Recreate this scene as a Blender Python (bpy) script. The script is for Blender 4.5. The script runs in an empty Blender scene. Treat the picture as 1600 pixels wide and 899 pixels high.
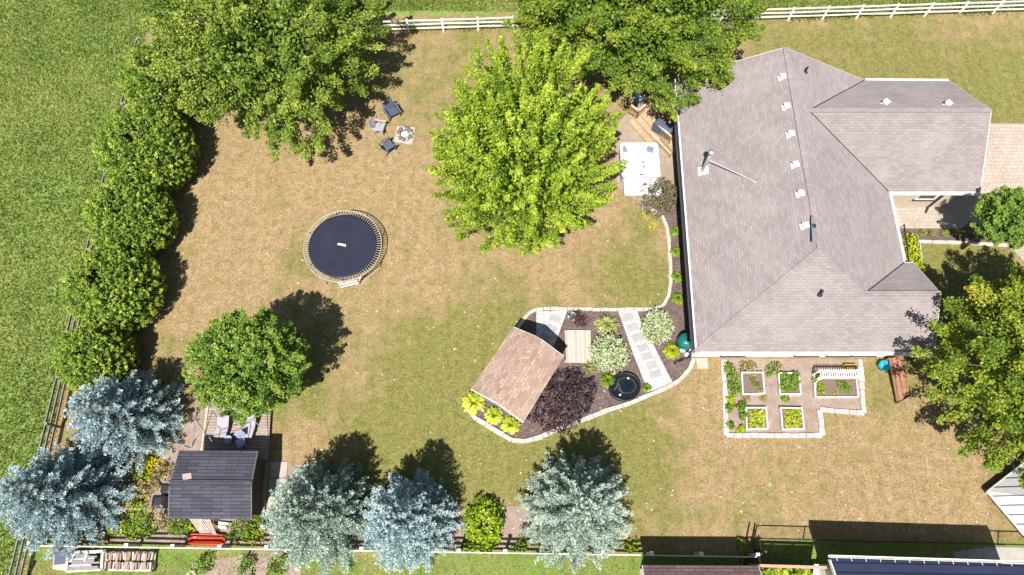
import bpy, math, random
import numpy as np
from mathutils import Vector, Matrix
S = bpy.context.scene
COL = S.collection
R = math.radians
random.seed(7)
RNG = np.random.default_rng(11)

# ---------------------------------------------------------------- camera
FPX, TILT, CAMH = 1073.0, R(20.5), 36.5
cd = bpy.data.cameras.new('camera'); cam = bpy.data.objects.new('camera', cd); COL.objects.link(cam)
cd.sensor_width = 36; cd.lens = 36 * FPX / 1600; cd.clip_end = 400; cd.clip_start = .5
cam.location = (0, 0, CAMH); cam.rotation_euler = (TILT, 0, 0); S.camera = cam

# ---------------------------------------------------------------- sky and sun
SUN_EL, SHADOW_AZ = R(60.5), R(18.0)          # shadows fall towards +Y, a little to +X
w = bpy.data.worlds.new('World'); S.world = w; w.use_nodes = True
nt = w.node_tree; sky = nt.nodes.new('ShaderNodeTexSky'); sky.sky_type = 'NISHITA'; sky.sun_disc = False
sky.sun_elevation = SUN_EL; sky.sun_rotation = SHADOW_AZ + math.pi
nt.links.new(sky.outputs[0], nt.nodes['Background'].inputs[0]); nt.nodes['Background'].inputs[1].default_value = .058
sl = bpy.data.lights.new('sun', 'SUN'); sl.energy = 5.0; sl.angle = R(.5); sl.color = (1, .955, .9)
so = bpy.data.objects.new('sun', sl); COL.objects.link(so)
sd = Vector((math.sin(SHADOW_AZ) * math.cos(SUN_EL), math.cos(SHADOW_AZ) * math.cos(SUN_EL), -math.sin(SUN_EL)))
so.rotation_euler = sd.to_track_quat('-Z', 'Y').to_euler(); so.location = (-10, -30, 60)
S.view_settings.view_transform = 'Standard'; S.view_settings.look = 'None'
S.view_settings.gamma = 1; S.view_settings.use_curve_mapping = False
S.view_settings.exposure = .72
S.cycles.max_bounces = 6; S.cycles.transparent_max_bounces = 8

# ---------------------------------------------------------------- helpers
_c, _s = math.cos(TILT), math.sin(TILT)
def P(x, y, z=0.0):
    "survey helper: the spot at height z that the photograph shows at pixel x, y"
    u = (x - 800) / FPX; v = (449.5 - y) / FPX
    d = (u, v * _c + _s, v * _s - _c); t = (z - CAMH) / d[2]
    return Vector((d[0] * t, d[1] * t, z))
def PX(pts, z=0.0): return [P(x, y, z) for x, y in pts]

class MB:
    def __init__(s): s.v = []; s.f = []; s.m = []
    def add(s, vs, fs, m=0):
        o = len(s.v); s.v += [tuple(p) for p in vs]
        for f in fs: s.f.append([o + i for i in f]); s.m.append(m)
        return s
    def poly(s, pts, m=0): return s.add(pts, [list(range(len(pts)))], m)
    def frame(s, o, ux, uy, uz, m=0):
        o, ux, uy, uz = map(Vector, (o, ux, uy, uz))
        vs = [o, o+ux, o+ux+uy, o+uy, o+uz, o+ux+uz, o+ux+uy+uz, o+uy+uz]
        return s.add(vs, [(3,2,1,0), (4,5,6,7), (0,1,5,4), (1,2,6,5), (2,3,7,6), (3,0,4,7)], m)
    def box(s, c, size, rz=0, m=0):
        "c = centre of the bottom face"
        a = Vector((math.cos(rz), math.sin(rz), 0)); b = Vector((-math.sin(rz), math.cos(rz), 0))
        c = Vector(c); return s.frame(c - a*size[0]/2 - b*size[1]/2, a*size[0], b*size[1], (0, 0, size[2]), m)
    def bar(s, p, q, w, h, m=0):
        "a board from p to q, w wide sideways, h thick, top centre line on p-q"
        p, q = Vector(p), Vector(q); d = (q - p).normalized()
        side = Vector((-d.y, d.x, 0)); side = side.normalized() if side.length > 1e-4 else Vector((1, 0, 0))
        up = d.cross(side) ; up = up if up.z >= 0 else -up
        return s.frame(p - side*w/2 - up*h, q - p, side*w, up*h, m) if True else s
    def prism(s, pts, z0, z1, m=0, msides=None):
        n = len(pts); a = [(p[0], p[1], z0) for p in pts]; b = [(p[0], p[1], z1) for p in pts]
        area = sum(pts[i][0]*pts[(i+1)%n][1] - pts[(i+1)%n][0]*pts[i][1] for i in range(n))
        if area < 0: a.reverse(); b.reverse()
        s.add(b, [list(range(n))], m); s.add(a, [list(range(n))[::-1]], m)
        for i in range(n):
            j = (i+1) % n; s.poly([a[i], a[j], b[j], b[i]], m if msides is None else msides)
        return s
    def tube(s, p, q, r0, r1=None, n=8, m=0):
        p, q = Vector(p), Vector(q); r1 = r0 if r1 is None else r1; d = (q - p).normalized()
        e = d.orthogonal().normalized(); g = d.cross(e); vs = []
        for k in range(n):
            a = 2*math.pi*k/n; o = e*math.cos(a) + g*math.sin(a); vs += [p + o*r0, q + o*r1]
        fs = [(2*k, 2*((k+1) % n), 2*((k+1) % n)+1, 2*k+1) for k in range(n)]
        fs += [list(range(0, 2*n, 2))[::-1], list(range(1, 2*n, 2))]
        return s.add(vs, fs, m)
    def path(s, pts, r, n=8, m=0):
        for a, b in zip(pts[:-1], pts[1:]): s.tube(a, b, r, r, n, m)
        return s
    def lathe(s, c, prof, n=24, m=0, sx=1, sy=1, rz=0):
        c = Vector(c); vs = []; k = len(prof)
        for i in range(n):
            a = 2*math.pi*i/n
            for r, z in prof:
                x, y = r*math.cos(a)*sx, r*math.sin(a)*sy
                vs.append((c.x + x*math.cos(rz) - y*math.sin(rz), c.y + x*math.sin(rz) + y*math.cos(rz), c.z + z))
        fs = []
        for i in range(n):
            for j in range(k-1): fs.append((i*k+j, ((i+1) % n)*k+j, ((i+1) % n)*k+j+1, i*k+j+1))
        if prof[0][0] > 1e-4: fs.append([i*k for i in range(n)][::-1])
        if prof[-1][0] > 1e-4: fs.append([i*k+k-1 for i in range(n)])
        return s.add(vs, fs, m)
    def torus(s, c, r, t, n=64, k=8, m=0):
        vs = []; c = Vector(c)
        for i in range(n):
            a = 2*math.pi*i/n
            for j in range(k):
                b = 2*math.pi*j/k; q = r + t*math.cos(b)
                vs.append((c.x + q*math.cos(a), c.y + q*math.sin(a), c.z + t*math.sin(b)))
        return s.add(vs, [(i*k+j, ((i+1) % n)*k+j, ((i+1) % n)*k+(j+1) % k, i*k+(j+1) % k) for i in range(n) for j in range(k)], m)
    def stone(s, c, rx, ry, rz_, ang=0, m=0, jit=.16):
        "a rounded, uneven stone whose middle is at c"
        vs = []; fs = []; nu, nv = 9, 5; c = Vector(c)
        for j in range(nv):
            ph = -math.pi/2 + math.pi*j/(nv-1)
            for i in range(nu):
                a = 2*math.pi*i/nu; q = 1 + random.uniform(-jit, jit)
                ca = math.copysign(abs(math.cos(ph))**.55, math.cos(ph))
                x, y, z = rx*q*ca*math.cos(a), ry*q*ca*math.sin(a), rz_*math.copysign(abs(math.sin(ph))**.6, math.sin(ph))
                vs.append((c.x + x*math.cos(ang) - y*math.sin(ang), c.y + x*math.sin(ang) + y*math.cos(ang), c.z + z))
        for j in range(nv-1):
            for i in range(nu): fs.append((j*nu+i, j*nu+(i+1) % nu, (j+1)*nu+(i+1) % nu, (j+1)*nu+i))
        return s.add(vs, fs, m)
    def build(s, name, mats, parent=None, smooth=False, bevel=0, loc=None):
        if not isinstance(mats, (list, tuple)): mats = [mats]
        off = Vector((0, 0, 0)); q = parent
        while q is not None: off += q.location; q = q.parent
        if loc is not None and parent is None: off = Vector(loc)
        if loc is not None and parent is not None: off = off + Vector(loc)
        me = bpy.data.meshes.new(name)
        me.from_pydata([(a-off.x, b-off.y, c-off.z) for a, b, c in s.v], [], s.f)
        for mt in mats: me.materials.append(mt)
        me.polygons.foreach_set('material_index', s.m)
        if smooth: me.polygons.foreach_set('use_smooth', [True]*len(s.f))
        uv = me.uv_layers.new(name='UVMap'); Zv = Vector((0, 0, 1))
        for pl in me.polygons:
            n = pl.normal
            u = Vector((1, 0, 0)) if abs(n.z) > .995 else Zv.cross(n).normalized()
            vv = n.cross(u)
            if vv.z < -1e-4 or (abs(n.z) > .995 and vv.y < 0): vv = -vv
            for li in pl.loop_indices:
                p = me.vertices[me.loops[li].vertex_index].co + off
                uv.data[li].uv = (u.dot(p), vv.dot(p))
        o = bpy.data.objects.new(name, me); COL.objects.link(o)
        o.parent = parent
        if loc is not None: o.location = loc
        if bevel:
            b = o.modifiers.new('bevel', 'BEVEL'); b.width = bevel; b.segments = 2; b.limit_method = 'ANGLE'
        return o

def thing(name, label, cat, loc=(0, 0, 0), group=None, rz=0):
    o = bpy.data.objects.new(name, None); COL.objects.link(o); o.location = loc; o.rotation_euler.z = rz
    o.empty_display_size = .3
    return tag(o, label, cat, group)
def tag(o, label, cat, group=None):
    o['label'] = label; o['category'] = cat
    if group: o['group'] = group
    return o
def struct(o): o['kind'] = 'structure'; return o
def copy_tree(o, parent=None):
    c = o.copy(); COL.objects.link(c); c.parent = parent
    for ch in list(o.children): copy_tree(ch, c)
    return c

# ---------------------------------------------------------------- materials
class NB:
    "small node-graph builder"
    def __init__(s, name):
        s.mat = bpy.data.materials.new(name); s.mat.use_nodes = True; s.t = s.mat.node_tree
        s.b = s.t.nodes['Principled BSDF']; s.out = s.t.nodes['Material Output']; s.pos = None
    def n(s, typ, **kw):
        q = s.t.nodes.new(typ)
        for k, v in kw.items(): setattr(q, k, v)
        return q
    def l(s, a, b): s.t.links.new(a, b)
    def P(s):
        if s.pos is None: s.pos = s.n('ShaderNodeNewGeometry').outputs['Position']
        return s.pos
    def uv(s): return s.n('ShaderNodeUVMap').outputs[0]
    def noise(s, scale, detail=4, rough=.6, vec=None, dist=0, stretch=None):
        q = s.n('ShaderNodeTexNoise'); q.inputs['Scale'].default_value = scale; q.inputs['Detail'].default_value = detail
        q.inputs['Roughness'].default_value = rough; q.inputs['Distortion'].default_value = dist
        vec = s.P() if vec is None else vec
        if stretch:
            m = s.n('ShaderNodeMapping'); m.inputs['Scale'].default_value = stretch; s.l(vec, m.inputs[0]); vec = m.outputs[0]
        s.l(vec, q.inputs['Vector']); return q.outputs[0]
    def vor(s, scale, vec=None, out='Color', feature='F1'):
        q = s.n('ShaderNodeTexVoronoi'); q.feature = feature; q.inputs['Scale'].default_value = scale
        s.l(s.P() if vec is None else vec, q.inputs['Vector']); return q.outputs[out]
    def ramp(s, fac, stops, interp='LINEAR'):
        q = s.n('ShaderNodeValToRGB'); q.color_ramp.interpolation = interp; e = q.color_ramp.elements
        while len(e) < len(stops): e.new(.5)
        for k, (p, c) in zip(e, stops):
            k.position = p; k.color = (c, c, c, 1) if not isinstance(c, (tuple, list)) else (*c, 1)
        s.l(fac, q.inputs[0]); return q.outputs[0]
    def mix(s, fac, a, b, blend='MIX'):
        q = s.n('ShaderNodeMix', data_type='RGBA', blend_type=blend)
        for v, i in ((fac, 0), (a, 6), (b, 7)):
            if isinstance(v, (int, float)): q.inputs[i].default_value = v if i == 0 else (v, v, v, 1)
            elif isinstance(v, tuple): q.inputs[i].default_value = (*v, 1)
            else: s.l(v, q.inputs[i])
        return q.outputs[2]
    def math(s, op, a, b=None, clamp=False):
        q = s.n('ShaderNodeMath', operation=op, use_clamp=clamp)
        for v, i in ((a, 0), (b, 1)):
            if v is None: continue
            if isinstance(v, (int, float)): q.inputs[i].default_value = v
            else: s.l(v, q.inputs[i])
        return q.outputs[0]
    def bump(s, h, strength=.4, dist=.05):
        q = s.n('ShaderNodeBump'); q.inputs['Strength'].default_value = strength; q.inputs['Distance'].default_value = dist
        s.l(h, q.inputs['Height']); s.l(q.outputs[0], s.b.inputs['Normal'])
    def done(s, col=None, rough=.85, metal=0, spec=.3):
        if col is not None:
            if isinstance(col, tuple): s.b.inputs['Base Color'].default_value = (*col, 1)
            else: s.l(col, s.b.inputs['Base Color'])
        s.b.inputs['Roughness'].default_value = rough; s.b.inputs['Metallic'].default_value = metal
        s.b.inputs['Specular IOR Level'].default_value = spec
        return s.mat
_mc = {}
def mul(c, k): return tuple(min(1, x*k) for x in c)
def plain(name, c, rough=.7, metal=0, var=.2, scale=3, spec=.3):
    "weathered even-coloured surface"
    if name in _mc: return _mc[name]
    b = NB(name); f = b.noise(scale, 6, .65)
    col = b.ramp(f, [(.25, mul(c, 1-var)), (.5, c), (.75, mul(c, 1+var*.7))])
    b.bump(b.noise(scale*14, 3), .15, .01)
    _mc[name] = b.done(col, rough, metal, spec); return _mc[name]
def bricks(name, c1, c2, cm, bw, bh, mortar=.012, var=.25, rough=.9, bumps=.4, offset=.5, bias=0, wear=None):
    b = NB(name); q = b.n('ShaderNodeTexBrick'); q.offset = offset
    q.inputs['Color1'].default_value = (*c1, 1); q.inputs['Color2'].default_value = (*c2, 1); q.inputs['Mortar'].default_value = (*cm, 1)
    q.inputs['Scale'].default_value = 1; q.inputs['Mortar Size'].default_value = mortar; q.inputs['Brick Width'].default_value = bw
    q.inputs['Row Height'].default_value = bh; q.inputs['Mortar Smooth'].default_value = .2; q.inputs['Bias'].default_value = bias
    b.l(b.uv(), q.inputs['Vector'])
    f = b.noise(.6, 6, .65); g = b.noise(30, 3, .7)
    col = b.mix(1, q.outputs[0], b.ramp(f, [(.25, 1-var), (.75, 1+var*.3)]), 'MULTIPLY')
    col = b.mix(1, col, b.ramp(g, [(.25, 1-var*.9), (.75, 1.0)]), 'MULTIPLY')
    if wear: col = b.mix(b.ramp(b.noise(.35, 7, .7, dist=.5), [(.5, 0.0), (.72, .55)]), col, wear)
    b.bump(b.math('SUBTRACT', 1, q.outputs[1]), bumps, .02)
    b.b.inputs['Diffuse Roughness'].default_value = .3
    return b.done(col, rough, 0, .2)
LEAFK = {'lime_leaves': 1.75, 'blue_spruce_needles': 1.9, 'grey_green_spruce_needles': 1.9, 'mid_maple_leaves': 1.6, 'yellow_green_leaves': 1.65, 'ball_tree_leaves': 1.85, 'dark_maple_leaves': 1.95, 'cedar_sprays': 2.7, 'variegated_leaves': 1.15, 'chartreuse_leaves': 1.2, 'purple_leaves': 1.3, 'yellow_flowers': 1.2, 'dead_leaves': 1.0, 'lawn_grass_blades': 1.05, 'field_grass_blades': 1.65}
def leafmat(name, cols, trans=.3, gloss=.45):
    "foliage: colour from a random number carried by each leaf, light passing through"
    b = NB(name); a = b.n('ShaderNodeAttribute', attribute_name='rnd')
    cols = [mul(c, LEAFK.get(name, 1.5)) for c in cols]; n = len(cols); col = b.ramp(a.outputs['Fac'], [(i/(n-1), c) for i, c in enumerate(cols)])
    tr = b.n('ShaderNodeBsdfTranslucent'); b.l(b.mix(1, col, (1.0, 1.0, .55), 'MULTIPLY'), tr.inputs[0])
    b.done(col, gloss, 0, .25); mx = b.n('ShaderNodeMixShader'); mx.inputs[0].default_value = trans
    b.l(b.b.outputs[0], mx.inputs[1]); b.l(tr.outputs[0], mx.inputs[2]); b.l(mx.outputs[0], b.out.inputs[0])
    return b.mat

def grass_mat(name, dry, straw, green, dark, attr=True, bias=0.0):
    b = NB(name)
    big = b.noise(.22, 5, .62, dist=.4); mid = b.noise(1.1, 6, .7); fine = b.noise(9, 5, .75); tiny = b.noise(34, 4, .8)
    g = b.math('ADD', b.math('MULTIPLY', big, .7), b.math('MULTIPLY', mid, 1.2))
    g = b.math('ADD', g, b.math('MULTIPLY', fine, .65))
    g = b.math('ADD', g, -.16)
    if attr:
        a = b.n('ShaderNodeAttribute', attribute_name='green'); g = b.math('ADD', g, a.outputs['Fac'])
    g = b.math('ADD', g, bias)
    fac = b.ramp(b.math('MULTIPLY', g, .5), [(.5, 0.0), (.63, 1.0)])
    dr = b.mix(b.ramp(b.noise(2.2, 6, .75), [(.35, 0.0), (.66, 1.0)]), dry, straw)
    gr = b.mix(b.ramp(b.noise(3.1, 6, .75), [(.35, 0.0), (.65, 1.0)]), dark, green)
    col = b.mix(fac, dr, gr)
    col = b.mix(1, col, b.ramp(tiny, [(.3, .3), (.5, 1.0), (.66, 1.5)]), 'MULTIPLY')
    col = b.mix(1, col, b.ramp(fine, [(.32, .52), (.5, 1.0), (.66, 1.3)]), 'MULTIPLY')
    col = b.mix(b.ramp(b.noise(5.5, 3, .7), [(.7, 0.0), (.76, .5)]), col, mul(straw, 1.25))
    col = b.mix(b.ramp(b.noise(6.5, 4, .8), [(.5, 0.0), (.72, .6)]), col, (.40, .27, .19) if attr else (.3, .3, .1)); col = b.mix(b.ramp(b.noise(4.6, 5, .8), [(.54, 0.0), (.7, .55)]), col, (.21, .19, .06) if attr else (.09, .15, .05))
    if attr:      # thin bare spots, dark weeds and faint mower lines
        col = b.mix(b.ramp(b.noise(.8, 7, .8, dist=.6), [(.625, 0.0), (.66, .55)]), col, mul((.42, .29, .19), 1.0))
        col = b.mix(b.ramp(b.noise(1.7, 6, .8), [(.665, 0.0), (.7, .75)]), col, mul(dark, .75))
        col = b.mix(1, col, b.ramp(b.noise(1.0, 3, .6, stretch=(2.6, .16, 1)), [(.35, .93), (.65, 1.05)]), 'MULTIPLY')
    else:
        col = b.mix(b.ramp(b.noise(.5, 7, .8, dist=.6), [(.58, 0.0), (.68, .6)]), col, dry)
        col = b.mix(b.ramp(b.noise(.17, 6, .7, dist=.5), [(.45, 0.0), (.62, .45)]), col, mul(green, 1.25))
    col = b.mix(1, col, b.ramp(b.noise(2.4, 6, .85), [(.36, .74), (.5, 1.0), (.64, 1.14)]), 'MULTIPLY')
    col = b.mix(b.ramp(b.noise(1.25, 7, .85, dist=.3), [(.52, 0.0), (.62, .5)]), col, (.17, .175, .05) if attr else (.12, .17, .05))
    b.bump(b.math('ADD', tiny, b.math('MULTIPLY', fine, 1.4)), .7, .05)
    return b.done(col, .95, 0, .1)

M = {}
M['lawn'] = grass_mat('lawn_grass', (.285, .2, .095), (.41, .295, .165), (.25, .228, .066), (.145, .162, .042), True, -.055)
M['field'] = grass_mat('field_grass', (.27, .28, .085), (.36, .32, .14), (.21, .30, .07), (.135, .225, .055), False, .25)
M['next_lawn'] = grass_mat('neighbour_grass', (.28, .22, .1), (.33, .26, .13), (.18, .25, .05), (.12, .19, .04), False, .1)
M['shingle'] = bricks('grey_brown_shingles', (.28, .24, .236), (.34, .298, .296), (.205, .175, .173), .33, .145, .009, .18, wear=(.345, .297, .296))
M['shingle_tan'] = bricks('tan_shingles', (.32, .215, .165), (.46, .345, .28), (.27, .19, .15), .34, .17, .012, .12)
M['shingle_dark'] = bricks('charcoal_shingles', (.066, .066, .086), (.105, .105, .135), (.026, .026, .036), .95, .165, .014, .25)
M['shingle_plum'] = bricks('plum_brown_shingles', (.15, .1, .105), (.2, .14, .145), (.075, .05, .055), .6, .16, .016, .2)
M['brick'] = bricks('buff_brick', (.42, .33, .24), (.5, .41, .31), (.5, .46, .4), .24, .085, .01, .15)
M['siding'] = bricks('white_siding', (.72, .68, .6), (.74, .7, .62), (.5, .47, .42), 4, .16, .008, .08)
M['brick_in_shade'] = bricks('shaded_brick', (.06, .062, .075), (.085, .085, .095), (.05, .05, .06), .24, .085, .01, .15)  # west wall: its shade under the eave is put into the brick colour
M['paver'] = bricks('pink_buff_pavers', (.41, .345, .28), (.48, .41, .345), (.31, .26, .21), .32, .24, .012, .14, offset=.35)
M['patio'] = bricks('patio_slabs', (.34, .265, .2), (.39, .31, .245), (.25, .2, .15), .6, .6, .012, .2)
M['plank_grey'] = bricks('weathered_planks', (.42, .33, .27), (.54, .46, .39), (.16, .12, .1), 3.5, .14, .009, .3, offset=.3)
M['plank_old'] = bricks('old_deck_planks', (.43, .34, .28), (.52, .43, .36), (.16, .12, .1), 4, .15, .012, .3, offset=.3)
M['plank_yellow'] = bricks('golden_deck_planks', (.44, .33, .2), (.5, .39, .26), (.2, .13, .08), 3, .14, .008, .2, offset=.3)
M['plank_red'] = bricks('red_brown_planks', (.17, .085, .055), (.24, .135, .09), (.05, .028, .02), 3, .105, .01, .4, offset=.3)
M['white'] = plain('white_paint', (.78, .76, .72), .5, var=.07)
M['offwhite'] = plain('aged_white_wood', (.58, .55, .5), .8, var=.25, scale=6)
M['greywood'] = plain('grey_wood', (.26, .24, .24), .85, var=.35, scale=6)
M['palewood'] = plain('pale_wood', (.48, .4, .33), .85, var=.3, scale=6)
M['wood'] = plain('warm_wood', (.42, .26, .14), .75, var=.3, scale=6)
M['beam'] = plain('peach_beam', (.5, .3, .2), .75, var=.25, scale=6)
M['bark'] = plain('bark', (.13, .1, .075), .95, var=.4, scale=9)
M['black'] = plain('black_plastic', (.018, .018, .022), .4, var=.3, spec=.5)
M['blackmetal'] = plain('black_metal', (.02, .02, .024), .45, var=.2, spec=.5)
M['steel'] = plain('galvanised_steel', (.5, .5, .52), .4, .6, var=.15)
M['ring'] = plain('dull_steel_tube', (.42, .37, .33), .5, .2, var=.2)
M['lead'] = plain('dark_flashing', (.035, .032, .045), .6, var=.2)
M['zinc'] = plain('grey_flashing', (.22, .23, .25), .6, var=.2)
M['mat'] = plain('jumping_mat', (.016, .019, .036), .75, var=.25, scale=1.2)
M['charcoal'] = plain('slate_plastic', (.085, .1, .15), .55, var=.15)
M['palegrey'] = plain('faded_grey_plastic', (.36, .34, .38), .6, var=.2)
M['slab'] = plain('pinkish_concrete', (.44, .35, .3), .9, var=.15)
M['concrete'] = plain('concrete', (.36, .33, .3), .9, var=.25)
M['edge'] = plain('pale_edging_stone', (.46, .41, .36), .9, var=.3, scale=4)
M['edge_pink'] = plain('pinkish_edging_stone', (.5, .42, .38), .9, var=.3, scale=4)
M['paving_grey'] = plain('grey_paving', (.33, .315, .325), .9, var=.15)
M['stone'] = plain('fieldstone', (.16, .15, .165), .9, var=.5, scale=8)
M['acrylic'] = plain('spa_acrylic', (.72, .76, .8), .15, var=.04, spec=.6)
M['vinyl'] = plain('white_vinyl', (.76, .76, .78), .45, var=.05)
M['cushion'] = plain('blue_grey_cushion', (.15, .22, .3), .5, var=.1)
M['jet'] = plain('grey_jets', (.17, .2, .22), .4, var=.1)
M['teal'] = plain('teal_plastic', (.008, .13, .115), .35, var=.2, spec=.5)
M['turquoise'] = plain('turquoise_plastic', (.01, .3, .42), .35, var=.15, spec=.5)
M['red'] = plain('orange_red_plastic', (.5, .045, .01), .45, var=.2, spec=.5)
M['blue_fabric'] = plain('blue_grey_fabric', (.3, .36, .5), .8, var=.2)
M['sling'] = plain('grey_sling_fabric', (.34, .31, .35), .85, var=.12)
M['navy'] = bricks('navy_metal_roof', (.035, .042, .085), (.042, .05, .098), (.015, .018, .04), 60, .42, .03, .15, .35)
M['pond'] = plain('dark_water', (.01, .014, .016), .06, var=.4, scale=2, spec=.6)
M['glass'] = plain('dark_window_glass', (.03, .035, .04), .1, var=.2, spec=.6)
M['soil'] = plain('garden_soil', (.17, .125, .1), .95, var=.45, scale=11)
M['ash'] = plain('pale_ash', (.5, .47, .42), .95, var=.3, scale=14)
def mulch_mat():
    b = NB('bark_mulch'); v = b.vor(26); f = b.noise(2.0, 6, .7); g = b.noise(40, 3, .8)
    col = b.ramp(b.math('ADD', b.math('MULTIPLY', v, .5), b.math('MULTIPLY', f, .5)), [(.2, (.075, .05, .046)), (.5, (.175, .125, .113)), (.8, (.33, .25, .225))])
    col = b.mix(1, col, b.ramp(g, [(.3, .6), (.7, 1.2)]), 'MULTIPLY'); b.bump(b.math('ADD', v, g), .8, .04); return b.done(col, .95, 0, .1)
def gravel_mat():
    b = NB('white_gravel'); v = b.vor(17, out='Color'); d = b.vor(17, out='Distance'); g = b.noise(3, 5, .7)
    col = b.ramp(v, [(.0, (.42, .41, .4)), (.25, (.6, .59, .57)), (1, (.72, .71, .69))]); col = b.mix(1, col, b.ramp(g, [(.3, .8), (.7, 1.05)]), 'MULTIPLY')
    col = b.mix(1, col, b.ramp(d, [(.3, 1.0), (.75, .55)]), 'MULTIPLY'); b.bump(d, .6, -.03); return b.done(col, .9, 0, .2)
M['mulch'] = mulch_mat(); M['gravel'] = gravel_mat()
def dirt_mat():
    b = NB('garden_path_dirt'); f = b.noise(1.3, 7, .7); g = b.noise(22, 4, .8)
    col = b.ramp(f, [(.3, (.24, .19, .13)), (.5, (.33, .25, .21)), (.7, (.4, .32, .28))]); col = b.mix(1, col, b.ramp(g, [(.3, .62), (.7, 1.15)]), 'MULTIPLY')
    b.bump(g, .5, .03); return b.done(col, .95, 0, .1)
M['dirt'] = dirt_mat()
M['white_roof'] = bricks('white_ribbed_roof', (.72, .71, .69), (.76, .75, .73), (.16, .16, .17), 60, .46, .028, .06, .5)

L = {}
L['maple_dark'] = leafmat('dark_maple_leaves', [(.045, .075, .012), (.09, .135, .018), (.15, .195, .03), (.24, .26, .055)], .3)
L['maple_lime'] = leafmat('lime_leaves', [(.06, .11, .012), (.155, .225, .02), (.27, .335, .036), (.42, .44, .08)], .38)
L['maple_mid'] = leafmat('mid_maple_leaves', [(.045, .085, .012), (.09, .15, .016), (.16, .21, .024), (.26, .26, .035)], .3)
L['locust'] = leafmat('yellow_green_leaves', [(.055, .1, .012), (.12, .17, .018), (.2, .235, .026), (.32, .28, .035)], .32)
L['round'] = leafmat('ball_tree_leaves', [(.04, .085, .014), (.085, .15, .02), (.15, .21, .035), (.26, .27, .06)], .25)
L['cedar'] = leafmat('cedar_sprays', [(.028, .055, .009), (.07, .11, .015), (.14, .18, .026), (.24, .27, .05)], .25)
L['spruce'] = leafmat('blue_spruce_needles', [(.05, .085, .1), (.13, .19, .21), (.25, .315, .325), (.42, .49, .5)], .12)
L['spruce_green'] = leafmat('grey_green_spruce_needles', [(.05, .08, .07), (.13, .18, .155), (.25, .305, .255), (.4, .45, .37)], .12)
L['purple'] = leafmat('purple_leaves', [(.022, .014, .02), (.045, .026, .035), (.085, .05, .055), (.11, .095, .06)], .12)
L['bronze'] = leafmat('bronze_leaves', [(.035, .035, .022), (.085, .075, .045), (.14, .135, .07), (.19, .2, .09)], .15)
L['varieg'] = leafmat('variegated_leaves', [(.19, .26, .1), (.36, .42, .22), (.52, .56, .36), (.66, .68, .5)], .2)
L['hosta'] = leafmat('chartreuse_leaves', [(.14, .2, .015), (.33, .39, .03), (.45, .48, .05), (.55, .55, .13)], .25)
L['green'] = leafmat('garden_green_leaves', [(.045, .1, .01), (.1, .18, .018), (.17, .25, .03), (.25, .3, .05)], .3)
L['vine'] = leafmat('bright_vine_leaves', [(.07, .13, .01), (.16, .24, .016), (.26, .33, .025), (.36, .4, .04)], .3)
L['box'] = leafmat('boxwood_leaves', [(.07, .11, .014), (.15, .2, .025), (.24, .28, .04), (.3, .32, .06)], .2)
L['blade'] = leafmat('ornamental_grass_blades', [(.1, .14, .03), (.19, .23, .06), (.3, .32, .11), (.42, .4, .2)], .25)
L['dry'] = leafmat('dry_plant_leaves', [(.12, .08, .04), (.2, .15, .06), (.24, .22, .08), (.3, .28, .12)], .2)
L['yellowgreen'] = leafmat('yellow_green_tufts', [(.1, .15, .01), (.22, .28, .015), (.34, .38, .02), (.44, .44, .03)], .3)
L['yellow'] = leafmat('yellow_flowers', [(.3, .3, .02), (.5, .42, .01), (.6, .5, .015), (.65, .55, .05)], .2)
L['fieldblade'] = leafmat('field_grass_blades', [(.085, .115, .022), (.15, .185, .04), (.225, .24, .065), (.34, .29, .13)], .3)
L['lawnblade'] = leafmat('lawn_grass_blades', [(.12, .12, .03), (.2, .165, .06), (.3, .22, .11), (.42, .32, .19)], .3)

# ---------------------------------------------------------------- foliage
def unit(a): return a / np.maximum(np.linalg.norm(a, axis=-1, keepdims=True), 1e-6)
def leaf_obj(name, C, T, N, Ln, Wd, rnd, mat, parent=None, off=(0, 0, 0)):
    "one mesh of many small leaves: centre, long axis, facing, length, width"
    n = len(C); T = unit(T); B = unit(np.cross(N, T)); C = C - np.array(off)
    Ln = np.broadcast_to(np.asarray(Ln, float), (n,))[:, None]; Wd = np.broadcast_to(np.asarray(Wd, float), (n,))[:, None]
    v = np.stack([C - T*Ln*.5, C + B*Wd*.5 + T*Ln*.04, C + T*Ln*.5, C - B*Wd*.5 + T*Ln*.04], 1).reshape(-1, 3)
    me = bpy.data.meshes.new(name); me.vertices.add(4*n); me.loops.add(4*n); me.polygons.add(n)
    me.vertices.foreach_set('co', v.astype(np.float32).ravel())
    me.loops.foreach_set('vertex_index', np.arange(4*n, dtype=np.int32))
    me.polygons.foreach_set('loop_start', np.arange(0, 4*n, 4, dtype=np.int32))
    me.polygons.foreach_set('loop_total', np.full(n, 4, dtype=np.int32))
    at = me.attributes.new('rnd', 'FLOAT', 'FACE'); at.data.foreach_set('value', np.clip(rnd, 0, 1).astype(np.float32))
    me.update(calc_edges=True); me.materials.append(mat)
    o = bpy.data.objects.new(name, me); COL.objects.link(o); o.parent = parent; return o
def ndir(n, lo=-1.0, hi=1.0):
    z = RNG.uniform(lo, hi, n); a = RNG.uniform(0, 2*np.pi, n); r = np.sqrt(np.maximum(0, 1-z*z))
    return np.stack([r*np.cos(a), r*np.sin(a), z], 1)
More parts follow.
